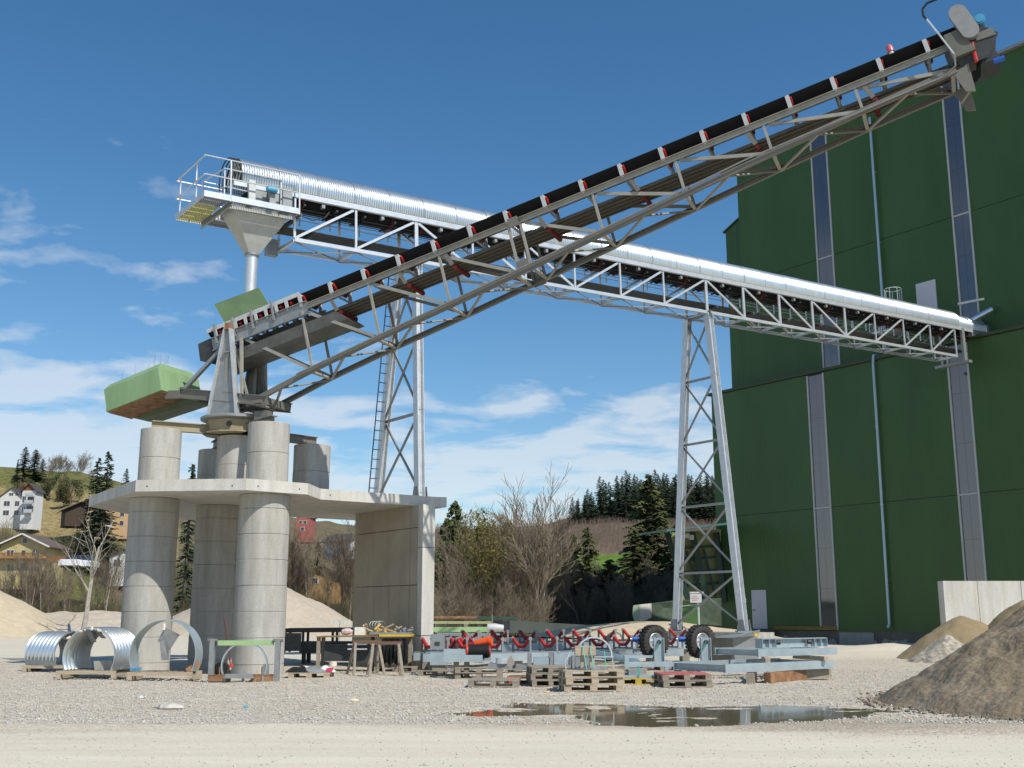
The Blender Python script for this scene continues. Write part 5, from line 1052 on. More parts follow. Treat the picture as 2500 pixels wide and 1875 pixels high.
# thicket of twigs that reads as one brown mass
def twigs(name, n, pf, label, m, hmin, hmax, rr0=.018):
    px, y, hs = pf(n); n = len(px); x = (px - 1250) / 2758 * y; z = np.where(y < 104, gz(x, y), hz(px, y)); H = hs * (hmin + (hmax - hmin) * rng.random(n)) ; V_ = []; F_ = []
    K = 5; per = 3 * 2 * (K + 1)
    base = np.stack([x, y, z - .1], 1); lean = rng.normal(0, .10, (n, 2)); top = base + np.stack([lean[:, 0] * H, lean[:, 1] * H, H], 1)
    segs = [(base, top, np.full(n, rr0), np.full(n, rr0 * .3))]
    for k in range(K):
        f = (.25 + .65 * rng.random(n))[:, None]; a = base * (1 - f) + top * f; L2 = (H * (.18 + .25 * rng.random(n)))[:, None]; d = np.stack([rng.normal(0, .55, n), rng.normal(0, .55, n), .6 + .4 * rng.random(n)], 1); segs.append((a, a + d * L2, np.full(n, rr0 * .5), np.full(n, rr0 * .2)))
    allv, allf = [], []; off = 0
    for (p, q, r1, r2) in segs:
        for k2, (c, r) in enumerate(((p, r1), (q, r2))):
            for a in (0, 2.094, 4.189): allv.append(c + np.stack([np.cos(a) * r, np.sin(a) * r, 0 * r], 1))
        b = off + np.arange(n); 
        for j in range(3): allf.append(np.stack([b + j * n, b + ((j + 1) % 3) * n, b + (3 + (j + 1) % 3) * n, b + (3 + j) * n], 1))
        off += 6 * n
    return tag(fromnp(name, np.concatenate(allv), np.concatenate(allf), m), label, kind='stuff')
def pfa(n):
    px = rng.uniform(1050, 1760, n); y = rng.uniform(76, 102, n); k = (px < 1330) | (y > 87); return px[k], y[k], (.55 + .5 * vnoise(px * .03, y * .3, 5))[k]
def pfb(n):
    px = rng.uniform(-150, 900, n); y = rng.uniform(98, 104, n); k = ~((px > 330) & (px < 440)); return px[k], y[k], (np.where(px < 330, .42, .6) + .5 * vnoise(px * .03, y * .3, 6))[k]
def pfc(n):
    px = rng.uniform(-100, 1500, n); y = rng.uniform(105, 150, n); return px, y, .6 + .6 * vnoise(px * .03, y * .1, 7)
def pfd(n):
    px = rng.uniform(950, 1760, n); y = rng.uniform(238, 335, n); return px, y, .7 + .5 * vnoise(px * .03, y * .1, 8)
tw_y = mat('thicket_twigs_olive', (0.12, 0.115, 0.055), .95, 0, .3, .15, col2=(.16, .145, .08))
twigs('thicket', 5200, pfa, 'brown leafless thicket behind the conveyor frames', twig_m, 1.4, 4.2, .013)
twigs('thicket', 6500, pfb, 'brown twiggy undergrowth behind the gravel heaps', tw_y, 1.6, 4.2, .014)
def pf_ok(n):
    px, y, h = pfc(n); k = ~(((px < 110) & (y > 108) & (y < 126)) | ((px > 740) & (px < 860) & (y > 108) & (y < 124)) | ((px > 140) & (px < 330) & (y < 132) & (y > 104))); return px[k], y[k], h[k]
twigs('scrub', 9000, pf_ok, 'brown and olive scrub climbing the hillside', tw_y, 1.3, 3.4, .022)
twigs('scrub', 7000, pfd, 'reddish brown scrub on the far ridge', mat('far_scrub', (.16, .12, .09), .95, 0, .2, .2), 1.0, 2.4, .05)

# ================================================================ YARD OBJECTS
def local(t, rot=0.0):                       # object frame helpers: build at origin of thing, then rotate the Empty
    t.rotation_euler = (0, 0, rot); return t
def thing0(name, label, cat, group=None):
    t = thing(name, (0, 0, 0), label, cat, group); return t
def place(t, p, rot=0.0, dz=0.0): t.location = (p.x, p.y, p.z + dz); t.rotation_euler = (0, 0, rot); return t
# euro pallet: 1.2 (x) by 0.8 (y)
def make_pallet(w=1.2, d=.8, m=wood, mtop=None, label='', n=5, mb_=None, group='wooden pallets in the yard'):
    t = thing0('wooden_pallet', label, 'pallet', group); rr = random.Random(int(w * 100)); mtop = mtop or m
    for y in (-d / 2 + .05, 0, d / 2 - .05):
        wd = .1 if y else .145
        MB().box((-w / 2, y - wd / 2, 0), (w / 2, y + wd / 2, .022)).build('bottom_board', m, t)
        for x in (-w / 2 + .0725, 0, w / 2 - .0725): MB().box((x - .0725, y - wd / 2 + .002, .022), (x + .0725, y + wd / 2 - .002, .1)).build('block', m, t)
    for x in (-w / 2 + .0725, 0, w / 2 - .0725): MB().box((x - .0725, -d / 2, .1), (x + .0725, d / 2, .122)).build('stringer_board', m, t)
    for k in range(n):
        y = -d / 2 + .06 + (d - .12) * k / (n - 1); j = rr.uniform(-.004, .004)
        MB().box((-w / 2 + j, y - .058, .1225), (w / 2 + j, y + .058, .144)).build('top_board', mtop, t)
    return t
pal = make_pallet(label='single weathered pallet lying alone in front of the pallet stacks', m=wood_old)
place(pal, G(1208, 1674), -.06 + 0); pal.scale = (.95, 1.3, 1.1)
pw = make_pallet(m=wood, label='lowest pallet of the stack carrying the hoop and wooden crate')
def stackp(src, p, rot, n, labs, sc=(1, 1, 1), z0=0.0, dx=.015):
    for i in range(n):
        q = V((p.x + random.uniform(-dx, dx), p.y + random.uniform(-dx, dx), z0 + i * .1445 * sc[2])); r_ = rot + random.uniform(-.03, .03)
        if src.get('used') is None:
            src['used'] = 1; src.location = q; src.rotation_euler = (0, 0, r_); src.scale = sc; src['label'] = labs[i]
        else: dup(src, q, (0, 0, r_), sc, label=labs[i])
pF = G(1440, 1683); pF.y += .45
stackp(pw, V((1.70, 24.75, 0)), .10 + math.pi / 2 * 0, 3, ['bottom pallet of the front stack under the wooden crate', 'middle pallet of the front stack under the wooden crate', 'top pallet of the front stack under the wooden crate'], (1.05, 1.25, 1))
po = make_pallet(m=wood_old, label='x')
stackp(po, V((.82, 26.4, 0)), .12, 3, ['bottom pallet of the stack left of the wooden crate', 'middle pallet of the stack left of the wooden crate', 'top pallet of the stack left of the wooden crate'], (.72, 1.3, 1))
stackp(po, V((2.55, 27.6, 0)), .2, 2, ['lower pallet behind the hoop stack, right side', 'upper pallet behind the hoop stack, right side'], (1, 1, 1.15))
stackp(po, V((-.85, 29.3, 0)), 0, 2, ['lower pale pallet under the end of the orange drum frame', 'upper pale pallet under the end of the orange drum frame'])
stackp(po, V((-1.9, 30.6, 0)), 0, 1, ['pallet hidden in shade beside the concrete wall'])
stackp(po, V((.55, 27.55, .16)), .05, 1, ['dark pallet resting on the orange painted pallet'])
stackp(po, V((5.35, 32.6, 0)), .1, 1, ['pallet under the right wheel bracket']); stackp(po, V((4.3, 33.2, 0)), .1, 1, ['pallet under the left wheel bracket'])
por = make_pallet(m=wood_orange, label='orange painted pallet under the dark one'); place(por, V((.5, 27.3, 0)), .05)
py_ = make_pallet(m=wood_yellow, label='yellow painted pallet carrying small steel brackets'); place(py_, V((2.98, 26.9, 0)), -.12)
prd = make_pallet(m=wood_old, mtop=wood_red, label='upper pallet with a red painted top'); place(prd, V((3.9, 26.2, .145)), .04); prd.scale = (.92, 1.5, 1)
stackp(po, V((3.9, 26.2, 0)), .05, 1, ['pallet below the red topped one'], (.92, 1.5, 1))

# --- corrugated covers and hoops, left
def arch(t, r, L_, name, m, legs=.25, pitch=.076, amp=.012, z0=.2, th=.02, ext=28, n=34):
    ns = max(2, int(L_ / pitch) * 4) if amp else 2; mb = MB(); prof = []
    if not ext: prof.append((-r, -legs))
    for k in range(n + 1): a = R(-ext + (180 + 2 * ext) * k / n); prof.append((-r * math.cos(a), r * math.sin(a)))
    if not ext: prof.append((r, -legs))
    k = len(prof); legs = r * math.sin(R(ext)) + .01 if ext else legs
    for layer in (0, 1):
        for i in range(ns + 1):
            y = L_ * i / ns; f = 1 + (amp * math.sin(math.pi * i / 2 + .3) - layer * th) / r
            for (x, z) in prof: mb.v.append((x * f, y, z0 + legs + z * f))
    h = (ns + 1) * k
    for i in range(ns):
        for j in range(k - 1):
            a = i * k + j; mb.f.append((a, a + k, a + k + 1, a + 1)); mb.f.append((h + a, h + a + 1, h + a + k + 1, h + a + k))
    for i in (0, ns):
        for j in range(k - 1): a = i * k + j; mb.f.append((a, a + 1, h + a + 1, h + a) if i == 0 else (a + 1, a, h + a, h + a + 1))
    return mb.build(name, m, t, True)
def bigpallet(p, rot, w, d, h, label):
    t = thing0('timber_pallet', label, 'pallet', 'timber bases under the metal arches')
    for x in (-w / 2 + .06, w / 2 - .06): MB().box((x - .06, -d / 2, 0), (x + .06, d / 2, h * .55)).build('bearer', wood, t)
    MB().box((-w / 2, -d / 2, h * .55), (w / 2, -d / 2 + .05, h)).build('front_board', wood, t); MB().box((-w / 2, d / 2 - .05, h * .55), (w / 2, d / 2, h)).build('back_board', wood, t)
    k = -w / 2 + .1
    while k < w / 2 - .1: MB().box((k - .05, -d / 2 + .052, h - .03), (k + .05, d / 2 - .052, h - .002)).build('deck_board', wood_old, t); k += .19
    return place(t, p, rot)
a2 = G(211, 1657); bigpallet(V((a2.x, a2.y + .55, 0)), 0, 1.52, 1.25, .2, 'timber base under the large corrugated arch')
t = thing0('corrugated_arch', 'large corrugated steel arch with foam remains along its top edge', 'arch', 'galvanised arches stored by the pillars'); arch(t, .71, 1.3, 'sheet', galv_sheet, legs=.30, z0=.2, pitch=.16, amp=.032)
fm = MB(); rr = random.Random(9)
for k in range(26):
    a = R(rr.uniform(60, 125)) if k < 14 else R(rr.uniform(40, 80)); y = .02 if k < 12 else rr.uniform(.1, 1.2); c = V((-.735 * math.cos(a), y, .5 + .735 * math.sin(a))); s = rr.uniform(.025, .05)
    fm.lathe(c - V((s, 0, 0)), (1, 0, rr.uniform(-.4, .4)), [(.001, 0), (s * .8, s * .5), (s, s), (s * .6, s * 1.7), (.001, s * 2)], 6)
fm.build('foam_lumps', foam, t); pl_ = MB(); pl_.beam((-.12, .12, 1.18), (-.05, .3, .9), .2, .012); pl_.beam((.1, .1, 1.2), (.22, .3, 1.0), .22, .012); pl_.build('torn_sheet', galv_dull, t)
MB().hexa([(0, .35, .2), (.5, .3, .2), (.5, .6, .2), (0, .65, .2), (-.05, .35, .42), (.5, .3, .45), (.5, .6, .45), (-.05, .65, .42)]).build('loose_concrete_block', concrete, t)
place(t, V((a2.x, a2.y + .02, 0)), -.16)
a3 = G(100, 1640); bigpallet(V((a3.x + .1, a3.y + .55, 0)), .0, 1.3, 1.1, .17, 'timber base under the rear corrugated arch')
t = thing0('corrugated_arch', 'smaller corrugated steel arch behind at the far left, white foam on top', 'arch', 'galvanised arches stored by the pillars'); arch(t, .62, 1.25, 'sheet', galv_sheet, legs=.2, z0=.17, pitch=.15, amp=.03)
fm = MB()
for k in range(22): a = R(rr.uniform(70, 120)); c = V((-.6 * math.cos(a), rr.uniform(0, 1.2), .37 + .59 * math.sin(a))); s = rr.uniform(.03, .075); fm.lathe(c, (1, rr.uniform(-.5, .5), 0), [(.001, 0), (s, s * .6), (s * .9, s * 1.4), (.001, s * 2)], 6)
fm.build('foam_lumps', foam, t); MB().box((-.62, -.05, .17), (-.59, 1.2, .4)).build('flat_strip', galv_dull, t)
place(t, V((a3.x + .72, a3.y + .35, 0)), 1.08)
a4 = G(392, 1661); bigpallet(V((a4.x - .02, a4.y + .4, 0)), .0, 1.62, .9, .2, 'timber base under the smooth steel ring')
t = thing0('steel_arch', 'smooth wide steel ring with a torn plate hanging from its top', 'arch', 'galvanised arches stored by the pillars'); arch(t, .86, .5, 'sheet', galv_blue, legs=.3, amp=0, z0=.2)
tp = MB(); tp.prism([(-.02, .1, 1.28), (.35, .16, 1.1), (.1, .2, .72), (-.2, .12, .95)], (0, .012, 0)); tp.prism([(-.12, .08, .93), (-.02, .12, .98), (.1, .14, .72), (.08, .2, .48), (-.08, .16, .47)], (0, .012, 0)); tp.build('torn_plate', galv_dull, t)
MB().tube((-.02, .05, 1.22), (-.02, .05, 1.38), .035, 8).build('hook', foam, t); MB().beam((-.78, .0, .24), (-.52, -.05, .28), .1, .07).build('blue_wedge', blue_lt, t)
MB().beam((.62, .05, .22), (.9, .2, .42), .05, .12).build('rusty_lug', rust, t); place(t, V((a4.x - .02, a4.y + .08, 0)), -.08)

# --- green cross bar frame with hoop
g0 = G(590, 1666); t = thing0('hoop_rack', 'steel frame with light green cross bar, round hoop and rusty brackets', 'frame')
for x in (-.78, .80): MB().channel((x, 0, 0), (x, 0, 1.02), .12, .14, .012, (0, 1, 0), 1 if x < 0 else -1).build('post', galv_dull, t); MB().tube((x - .12, -.02, .98), (x + .12, -.02, .98), .04, 8).build('pin', oldsteel, t)
MB().box((-.66, -.01, .86), (.70, .03, .98)).build('cross_bar', greenlt, t)
arch(t, .56, .12, 'hoop', galv_blue, legs=.22, amp=0, z0=.16, th=.03, ext=22)
for x in (-.5, .52): 
    m = MB(); m.box((x - .32, -.12, .14), (x + .22, .3, .17)); m.box((x - .32, -.12, .02), (x + .22, -.10, .16)); m.box((x - .1, .0, .17), (x - .07, .12, .36)); m.build('rusty_bracket', rust, t)
MB().channel((-.38, -.2, .15), (.3, -.2, .15), .18, .1, .012).build('sill', galv_dull, t)
for x in (-.42, .02, .5): MB().box((x - .03, -.15, 0), (x + .03, -.1, .15)).build('foot', galv_dull, t)
MB().tube((-.58, .1, .3), (-.58, .32, .3), .17, 16).build('black_roll', cable, t); MB().box((.45, .02, .17), (.6, .06, .42)).build('lug', galv_dull, t)
place(t, V((g0.x, g0.y + .15, 0)), .02)
t = thing('broom', V((0, 0, 0)), 'red and black broom leaning between the pillars', 'broom'); t.location = (0, 0, 0); p, q = PY(563, 1632, 28.6), PY(547, 1510, 29.6)
MB().tube(p + V((0, 0, .05)), q, .016, 8).build('handle', mat('handle_dark_red', (.10, .01, .02), .5), t); MB().beam(p + V((-.1, 0, .04)), p + V((.05, 0, .08)), .06, .08).build('brush', redp, t)

# --- pallet with sacks
t0_ = make_pallet(w=1.05, d=.8, m=wood, label='pallet holding white and silver bags in front of the machine frame'); c0 = G(755, 1656); place(t0_, V((c0.x, c0.y + .3, 0)), .0)
rr = random.Random(12)
for k, (x, y, sx, m_, lab) in enumerate(((-.3, -.1, .34, plasticblack, 'folded dark sheeting on the left of the bag pallet'), (-.12, .1, .36, foam, 'white bag at the back of the bag pallet'), (.08, -.08, .36, galv_dull, 'silver foil bag in the middle of the bag pallet'), (.3, .05, .3, foam, 'white bag with a pink end on the bag pallet'))):
    t = thing('bag', (c0.x + x, c0.y + .3 + y, .15), lab, 'bag'); n = 12; mb = MB()
    for i in range(n + 1):
        for j in range(n + 1):
            a, b = i / n * 2 - 1, j / n * 2 - 1; e = (1 - abs(a) ** 3) * (1 - abs(b) ** 3); mb.v.append((c0.x + x + a * sx, c0.y + .3 + y + b * .28, .148 + e * (.13 + .06 * noise.noise(V((a * 2, b * 2, k))))))
    for i in range(n):
        for j in range(n): q = i * (n + 1) + j; mb.f.append((q, q + n + 1, q + n + 2, q + 1))
    mb.build('cover', m_, t, True)
    if k == 3: MB().box((c0.x + x + .12, c0.y + .05, .16), (c0.x + x + .26, c0.y + .3, .25)).build('pink_end', mat('pink', (.6, .05, .15), .5), t)

# --- dark conveyor frame under the slab
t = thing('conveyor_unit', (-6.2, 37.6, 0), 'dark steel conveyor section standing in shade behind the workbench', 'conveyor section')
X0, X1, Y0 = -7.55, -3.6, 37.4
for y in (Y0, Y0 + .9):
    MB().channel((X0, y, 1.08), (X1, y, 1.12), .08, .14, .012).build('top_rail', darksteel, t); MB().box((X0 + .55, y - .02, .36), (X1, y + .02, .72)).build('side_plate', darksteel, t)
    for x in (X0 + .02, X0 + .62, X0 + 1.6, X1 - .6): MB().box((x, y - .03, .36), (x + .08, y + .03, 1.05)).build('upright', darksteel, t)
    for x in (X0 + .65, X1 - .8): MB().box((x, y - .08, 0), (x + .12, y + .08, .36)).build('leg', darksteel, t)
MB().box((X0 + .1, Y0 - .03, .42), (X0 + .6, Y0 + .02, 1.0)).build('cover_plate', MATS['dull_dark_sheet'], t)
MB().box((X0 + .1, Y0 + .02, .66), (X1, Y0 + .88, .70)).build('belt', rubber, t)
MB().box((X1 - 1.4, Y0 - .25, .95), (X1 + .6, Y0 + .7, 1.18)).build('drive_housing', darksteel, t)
# --- workbench with clutter
bx0, bx1, by0, by1, bz = -5.55, -2.86, 32.15, 33.15, 1.02
t = thing('workbench', ((bx0 + bx1) / 2, 32.6, 0), 'workbench of two boards, the right one with a bright yellow edge', 'workbench')
MB().hexa([(bx0, by0, bz - .06), (bx0 + 1.75, by0 - .25, bz - .03), (bx0 + 1.75, by1, bz - .03), (bx0, by1, bz - .06), (bx0, by0, bz - .03), (bx0 + 1.75, by0 - .25, bz), (bx0 + 1.75, by1, bz), (bx0, by1, bz - .03)]).build('brown_board', mat('brown_board', (.25, .15, .05), .7), t)
MB().box((bx0 + 1.78, by0, bz - .035), (bx1, by1, bz + .02)).build('yellow_board', mat('yellow_board', (.62, .40, .02), .6), t)
MB().box((bx0 + 1.5, by0 + .03, bz + .021), (bx1 - .05, by1 - .05, bz + .08)).build('steel_sheet', galv_dull, t)
for x, y in ((bx0 + .06, by0 + .1), (bx0 + .06, by1 - .1), (bx0 + 1.5, by1 - .1), (bx1 - .1, by1 - .1)): MB().box((x - .05, y - .05, 0), (x + .05, y + .05, bz - .06)).build('leg', wood_old, t)
MB().box((bx0 + .2, by0 + .2, .3), (bx0 + 1.7, by1, .75)).build('stored_plates', darksteel, t)
for z in (.62, .75): MB().box((bx0 + .9, by0 - .02, z), (bx0 + 1.45, by0 + .1, z + .04)).build('steel_bar', galv, t)
sh = MB(); nn2 = 26
for i in range(nn2 + 1):
    for j in range(7):
        x = bx0 + 1.85 + (bx1 - bx0 - 1.95) * i / nn2; z = bz - .08 - .72 * j / 6; y = by0 + .05 + .05 * math.sin(i * 1.7 + j * .4) * (j / 6) + .06 * noise.noise(V((i * .4, j * .5, 2))); sh.v.append((x, y, z - (.05 * math.sin(i * .9) if j == 6 else 0)))
for i in range(nn2):
    for j in range(6): q = i * 7 + j; sh.f.append((q, q + 1, q + 8, q + 7))
sh.build('hanging_black_sheet', plasticblack, t, True)
pb = dup(po, (-3.3, 32.65, 0), (0, 0, 0), (1, 1, 1), label='pallet under the black sheeting of the workbench')
rr = random.Random(21)
t = thing('timber_offcuts', (-3.75, 32.5, bz + .08), 'heap of yellow timber offcuts and wedges on the workbench', 'offcuts')
for k in range(16):
    c = V((-3.8 + rr.uniform(-.55, .55), 32.45 + rr.uniform(-.2, .3), bz + .1 + rr.uniform(0, .13))); d = V((rr.uniform(-1, 1), rr.uniform(-.6, .6), rr.uniform(-.35, .45))).normalized() * rr.uniform(.1, .22); MB().beam(c - d, c + d, .045, .035).build('offcut', mat('yellow_timber', (.60, .42, .14), .7) if k % 3 else wood, t)
t = thing('metal_scrap', (-3.2, 32.6, bz + .08), 'grey angle pieces lying right of the timber offcuts', 'scrap')
for k in range(6): c = V((-3.15 + rr.uniform(-.2, .25), 32.5 + rr.uniform(-.2, .3), bz + .11 + rr.uniform(0, .06))); d = V((rr.uniform(-1, 1), rr.uniform(-.5, .5), rr.uniform(-.3, .3))).normalized() * rr.uniform(.1, .18); MB().beam(c - d, c + d, .07, .04).build('piece', galv_dull, t)
t = thing('cardboard_box', (-4.35, 32.6, bz + .08), 'small grey carton beside the timber offcuts', 'box'); MB().box((-4.5, 32.4, bz + .001), (-4.2, 32.75, bz + .22)).build('carton', foam, t)
t = thing('plastic_bag', (-4.72, 32.5, bz), 'crumpled pinkish bag on the brown board', 'bag'); MB().lathe((-4.9, 32.4, bz + .08), (1, 0, .1), [(.001, 0), (.08, .05), (.1, .15), (.085, .28), (.001, .36)], 9).build('bag_body', mat('pinkish_plastic', (.55, .42, .42), .6), t)
wr = MB(); 
for k in range(4): c = V((-4.0 + k * .08, 32.6, bz + .2)); wr.path([c + V((.1 * math.cos(a), .05 * math.sin(a * 1.3), .09 + .1 * math.sin(a))) for a in np.linspace(0, 6.28, 12)], .005, 3)
tag(wr.build('wire_coil', galv_dull, None, loc=(-3.9, 32.6, bz + .1)), 'tangle of thin wire behind the timber offcuts', 'wire')
# bucket
bp2 = G(813, 1627); t = thing('bucket', (bp2.x, bp2.y, 0), 'white plastic bucket under the workbench', 'bucket')
MB().lathe((bp2.x, bp2.y, 0), UP, [(.001, .01), (.12, .01), (.15, .30), (.16, .30), (.16, .27), (.155, .27)], 20).build('pail', foam, t, True); MB().path([V((bp2.x + .155 * math.cos(a), bp2.y - .02, .29 - .14 * math.sin(a))) for a in np.linspace(0, math.pi, 10)], .005, 4).build('handle', galv, t)
# sawhorses
def sawhorse(p, rot, label):
    t = thing0('sawhorse', label, 'sawhorse', 'sawhorses in front of the workbench')
    MB().beam((-.42, 0, .86), (.42, 0, .86), .08, .08).build('top_beam', mat('beam_redbrown', (.14, .075, .05), .85), t)
    for x in (-.34, .34):
        for y in (-1, 1): MB().beam((x + .1 * (1 if x > 0 else -1), y * .26, 0), (x, y * .03, .84), .07, .045, (0, 1, 0)).build('leg', wood_old, t)
        MB().beam((x * 1.15, -.14, .32), (x * 1.15, .14, .32), .04, .05).build('brace', wood_old, t)
    return place(t, p, rot)
sa = G(893, 1646); sb = G(940, 1652); sawhorse(sa, .5, 'left wooden sawhorse with a reddish top beam'); sawhorse(sb, .25, 'right wooden sawhorse, closest to the concrete wall')

# --- long conveyor sections with red idlers, right of the wall
def CS(s, o, z, p0=V((-1.75, 31.3, 0))): q = p0 + n_ * s + u_ * o; return V((q.x, q.y, z))
def section(p0, L_, z0, z1, label, group, nid, ss, wdt=.85, sp_=1.0, m=galv_blue):
    t = thing('conveyor_section', CS(L_ / 2, wdt / 2, 0, p0), label, 'conveyor section', group)
    for o in (0, wdt): 
        MB().channel(CS(0, o, (z0 + z1) / 2, p0), CS(L_, o, (z0 + z1) / 2, p0), .07, z1 - z0, .012, UP, 1).build('side_beam', m, t)
        MB().beam(CS(0, o, z1 + .02, p0), CS(L_, o, z1 + .02, p0), .09, .02).build('flange', galv_dull, t)
    s = .3
    while s < L_: MB().beam(CS(s, 0, z0 + .08, p0), CS(s, wdt, z0 + .08, p0), .06, .06).build('cross_member', galv_dull, t); s += 1.2
    for k in range(nid):
        s = ss + k * sp_
        if s > L_ - .1: break
        zb = z1 + .03; f = MB(); f.beam(CS(s, 0, zb + .03, p0), CS(s, wdt, zb + .03, p0), .06, .05)
        for o in (.0, wdt): f.beam(CS(s, o, zb, p0), CS(s, o, zb + .34, p0), .03, .06, n_); f.tube(CS(s, o + (.0 if o else -.02), zb + .36, p0), CS(s, o + (.02 if o else .0), zb + .36, p0), .06, 10)
        for o in (.26, .59): f.beam(CS(s, o, zb, p0), CS(s, o, zb + .1, p0), .03, .06, n_)
        f = f.build('idler', galv_dull, t)
        MB().tube(CS(s, .03, zb + .35, p0), CS(s, .27, zb + .15, p0), .052, 12).build('roller', red, f, True); MB().tube(CS(s, .285, zb + .135, p0), CS(s, wdt - .285, zb + .135, p0), .052, 12).build('roller', red, f, True); MB().tube(CS(s, wdt - .27, zb + .15, p0), CS(s, wdt - .03, zb + .35, p0), .052, 12).build('roller', red, f, True)
    s = .4
    while s < L_: MB().box(tuple(CS(s, .05, 0, p0) - V((.1, .1, 0))), tuple(CS(s, wdt - .05, z0, p0) + V((.1, .1, 0)))).build('timber_bearer', wood_old, t); s += 2.6
    return t
section(V((-2.0, 31.0, 0)), 9.2, .30, .52, 'front conveyor section with a long row of red trough rollers', 'conveyor sections laid out right of the wall', 9, 1.15, sp_=.98)
section(V((-2.55, 32.75, 0)), 11.0, .44, .70, 'rear conveyor section with red rollers partly hidden by the front one', 'conveyor sections laid out right of the wall', 10, 1.9, sp_=1.08)
section(V((-2.35, 32.0, 0)), 2.3, .30, .52, 'short section with closely spaced red rollers next to the wall', 'conveyor sections laid out right of the wall', 6, .3, sp_=.33)
bb = MB(); a = G(1218, 1600, 0); bb.beam(PY(1218, 1553, 36), PY(1520, 1563, 39.5), .9, .05); tag(bb.build('belt_strip', rubber, None, loc=PY(1360, 1560, 37.5)), 'black rubber belt strip lying behind the red rollers', 'belt')
t = thing('chain_rack', PY(1130, 1560, 38), 'grey rack with a scalloped lower edge behind the red rollers', 'rack'); MB().beam(PY(1065, 1548, 38), PY(1218, 1550, 38.5), .3, .10).build('top', galv_dull, t)
for k in range(11): q = PY(1075 + k * 13.5, 1555, 38).lerp(PY(1075 + k * 13.5, 1555, 38.4), .5); MB().lathe(q - V((0, .12, 0)), (0, 1, 0), [(.001, 0), (.05, 0), (.05, .1), (.001, .1)], 8).build('scallop', galv_dull, t)
for px in (1100, 1200): MB().box(tuple(PY(px, 1560, 38) + V((-.05, 0, 0))), (PY(px, 1560, 38).x + .05, 38.1, 0)).build('leg', galv_dull, t)
MB().beam(PY(1097, 1549, 36.5), PY(1103, 1585, 36.4), .05, .05).build('bar', galv, t); MB().beam(PY(1202, 1548, 36.5), PY(1215, 1562, 36.4), .05, .05).build('bar', galv, t)
t = thing('control_cabinet', (-1.95, 30.3, 0), 'grey control cabinet with a small vent grid beside the concrete wall', 'cabinet')
c = PY(1060, 1549, 30.2); d = PY(1085, 1586, 30.2); MB().box((c.x - .1, 30.2, d.z), (d.x, 30.6, c.z)).build('housing', galv_dull, t)
vg = PY(1067, 1571, 30.19)
for i in range(4):
    for j in range(3): MB().box((vg.x - .06 + i * .035, 30.18, vg.z - .05 + j * .035), (vg.x - .035 + i * .035, 30.199, vg.z - .025 + j * .035)).build('vent_slot', darksteel, t)
MB().box((c.x - .1, 30.25, .28), (c.x + .35, 30.55, d.z - .03)).build('lower_housing', galv_blue, t); MB().box((c.x - .05, 30.3, 0), (c.x + .3, 30.5, .27)).build('block', wood_old, t)
t = thing('drive_skid', (-.9, 29.2, 0), 'blue grey box frame that carries the black drum', 'frame')
c = PY(1083, 1585, 29); d = PY(1178, 1616, 29); MB().box((c.x, 29.0, d.z), (d.x, 29.06, d.z + .17)).build('side_plate', galv_blue, t); MB().box((c.x, 29.0, d.z + .172), (c.x + .55, 29.06, c.z)).build('side_plate', galv_blue, t)
MB().box((c.x, 29.7, d.z), (d.x + .2, 29.76, d.z + .3)).build('side_plate', galv_blue, t); MB().box((c.x, 29.07, d.z), (c.x + .04, 29.69, c.z)).build('end_plate', galv_dull, t); MB().box((c.x + .6, 29.07, d.z + .02), (d.x, 29.69, d.z + .06)).build('floor_plate', galv_dull, t)
for x in (c.x + .25, c.x + .52): MB().box((x, 29.1, 0), (x + .12, 29.6, d.z - .003)).build('block', wood_old, t)
t = thing('drum', (-.75, 29.35, .4), 'black lagged drum with red end discs lying in the blue grey frame', 'drum'); p, q = PY(1143, 1590, 29.3), PY(1193, 1590, 29.35)
ddr = (q - p).normalized(); MB().tube(p, q, .17, 24).build('lagging', rubber, t, True); MB().tube(p - ddr * .05, p, .155, 20).build('end_disc', redp, t, True); MB().tube(q, q + ddr * .04, .15, 20).build('end_disc', red, t, True)
t = thing('orange_drive', PY(1175, 1566, 29.6), 'bright orange gear drive lying above the black drum', 'gear drive'); p, q = PY(1160, 1572, 29.6), PY(1194, 1565, 29.5); ddr = (q - p).normalized()
orange = mat('signal_orange', (.75, .10, .02), .4, 0, .06); MB().tube(p, q, .10, 20, .115).build('casing', orange, t, True); MB().tube(q, q + ddr * .07, .13, 20).build('flange', orange, t, True); MB().tube(p - ddr * .2, p, .05, 12, .08).build('neck', red, t, True)
t = thing('disc_housing', PY(1228, 1612, 27.8), 'grey round housing with a square plate standing on its corner', 'machine part'); c = PY(1227, 1613, 27.8)
MB().lathe((c.x, c.y, c.z - .07), UP, [(.001, 0), (.17, 0), (.17, .14), (.001, .14)], 28).build('disc', galv, t, True); MB().box((c.x - .35, c.y - .1, .305), (c.x + .15, c.y + .5, c.z - .072)).build('body', galv_dull, t)
pp = PY(1246, 1618, 27.4); MB().prism([(pp.x, 27.4, pp.z - .19), (pp.x + .1, 27.42, pp.z), (pp.x + .02, 27.4, pp.z + .19), (pp.x - .1, 27.38, pp.z)], (.0, .03, 0)).build('square_plate', mat('warm_grey_sheet', (.36, .33, .28), .5, .4, .05), t)
t = thing('bracket_block', PY(1320, 1610, 27.7), 'group of grey bearing brackets on the dark pallets', 'machine part')
c = PY(1290, 1622, 27.7); base = c.z
for (a, w_, h_) in ((-.02, .1, .26), (.12, .4, .17), (.5, .1, .27), (.62, .35, .28)): MB().box((c.x + a, 27.6, base), (c.x + a + w_, 28.0, base + h_)).build('bracket', galv_dull if w_ < .2 else galv_blue, t)
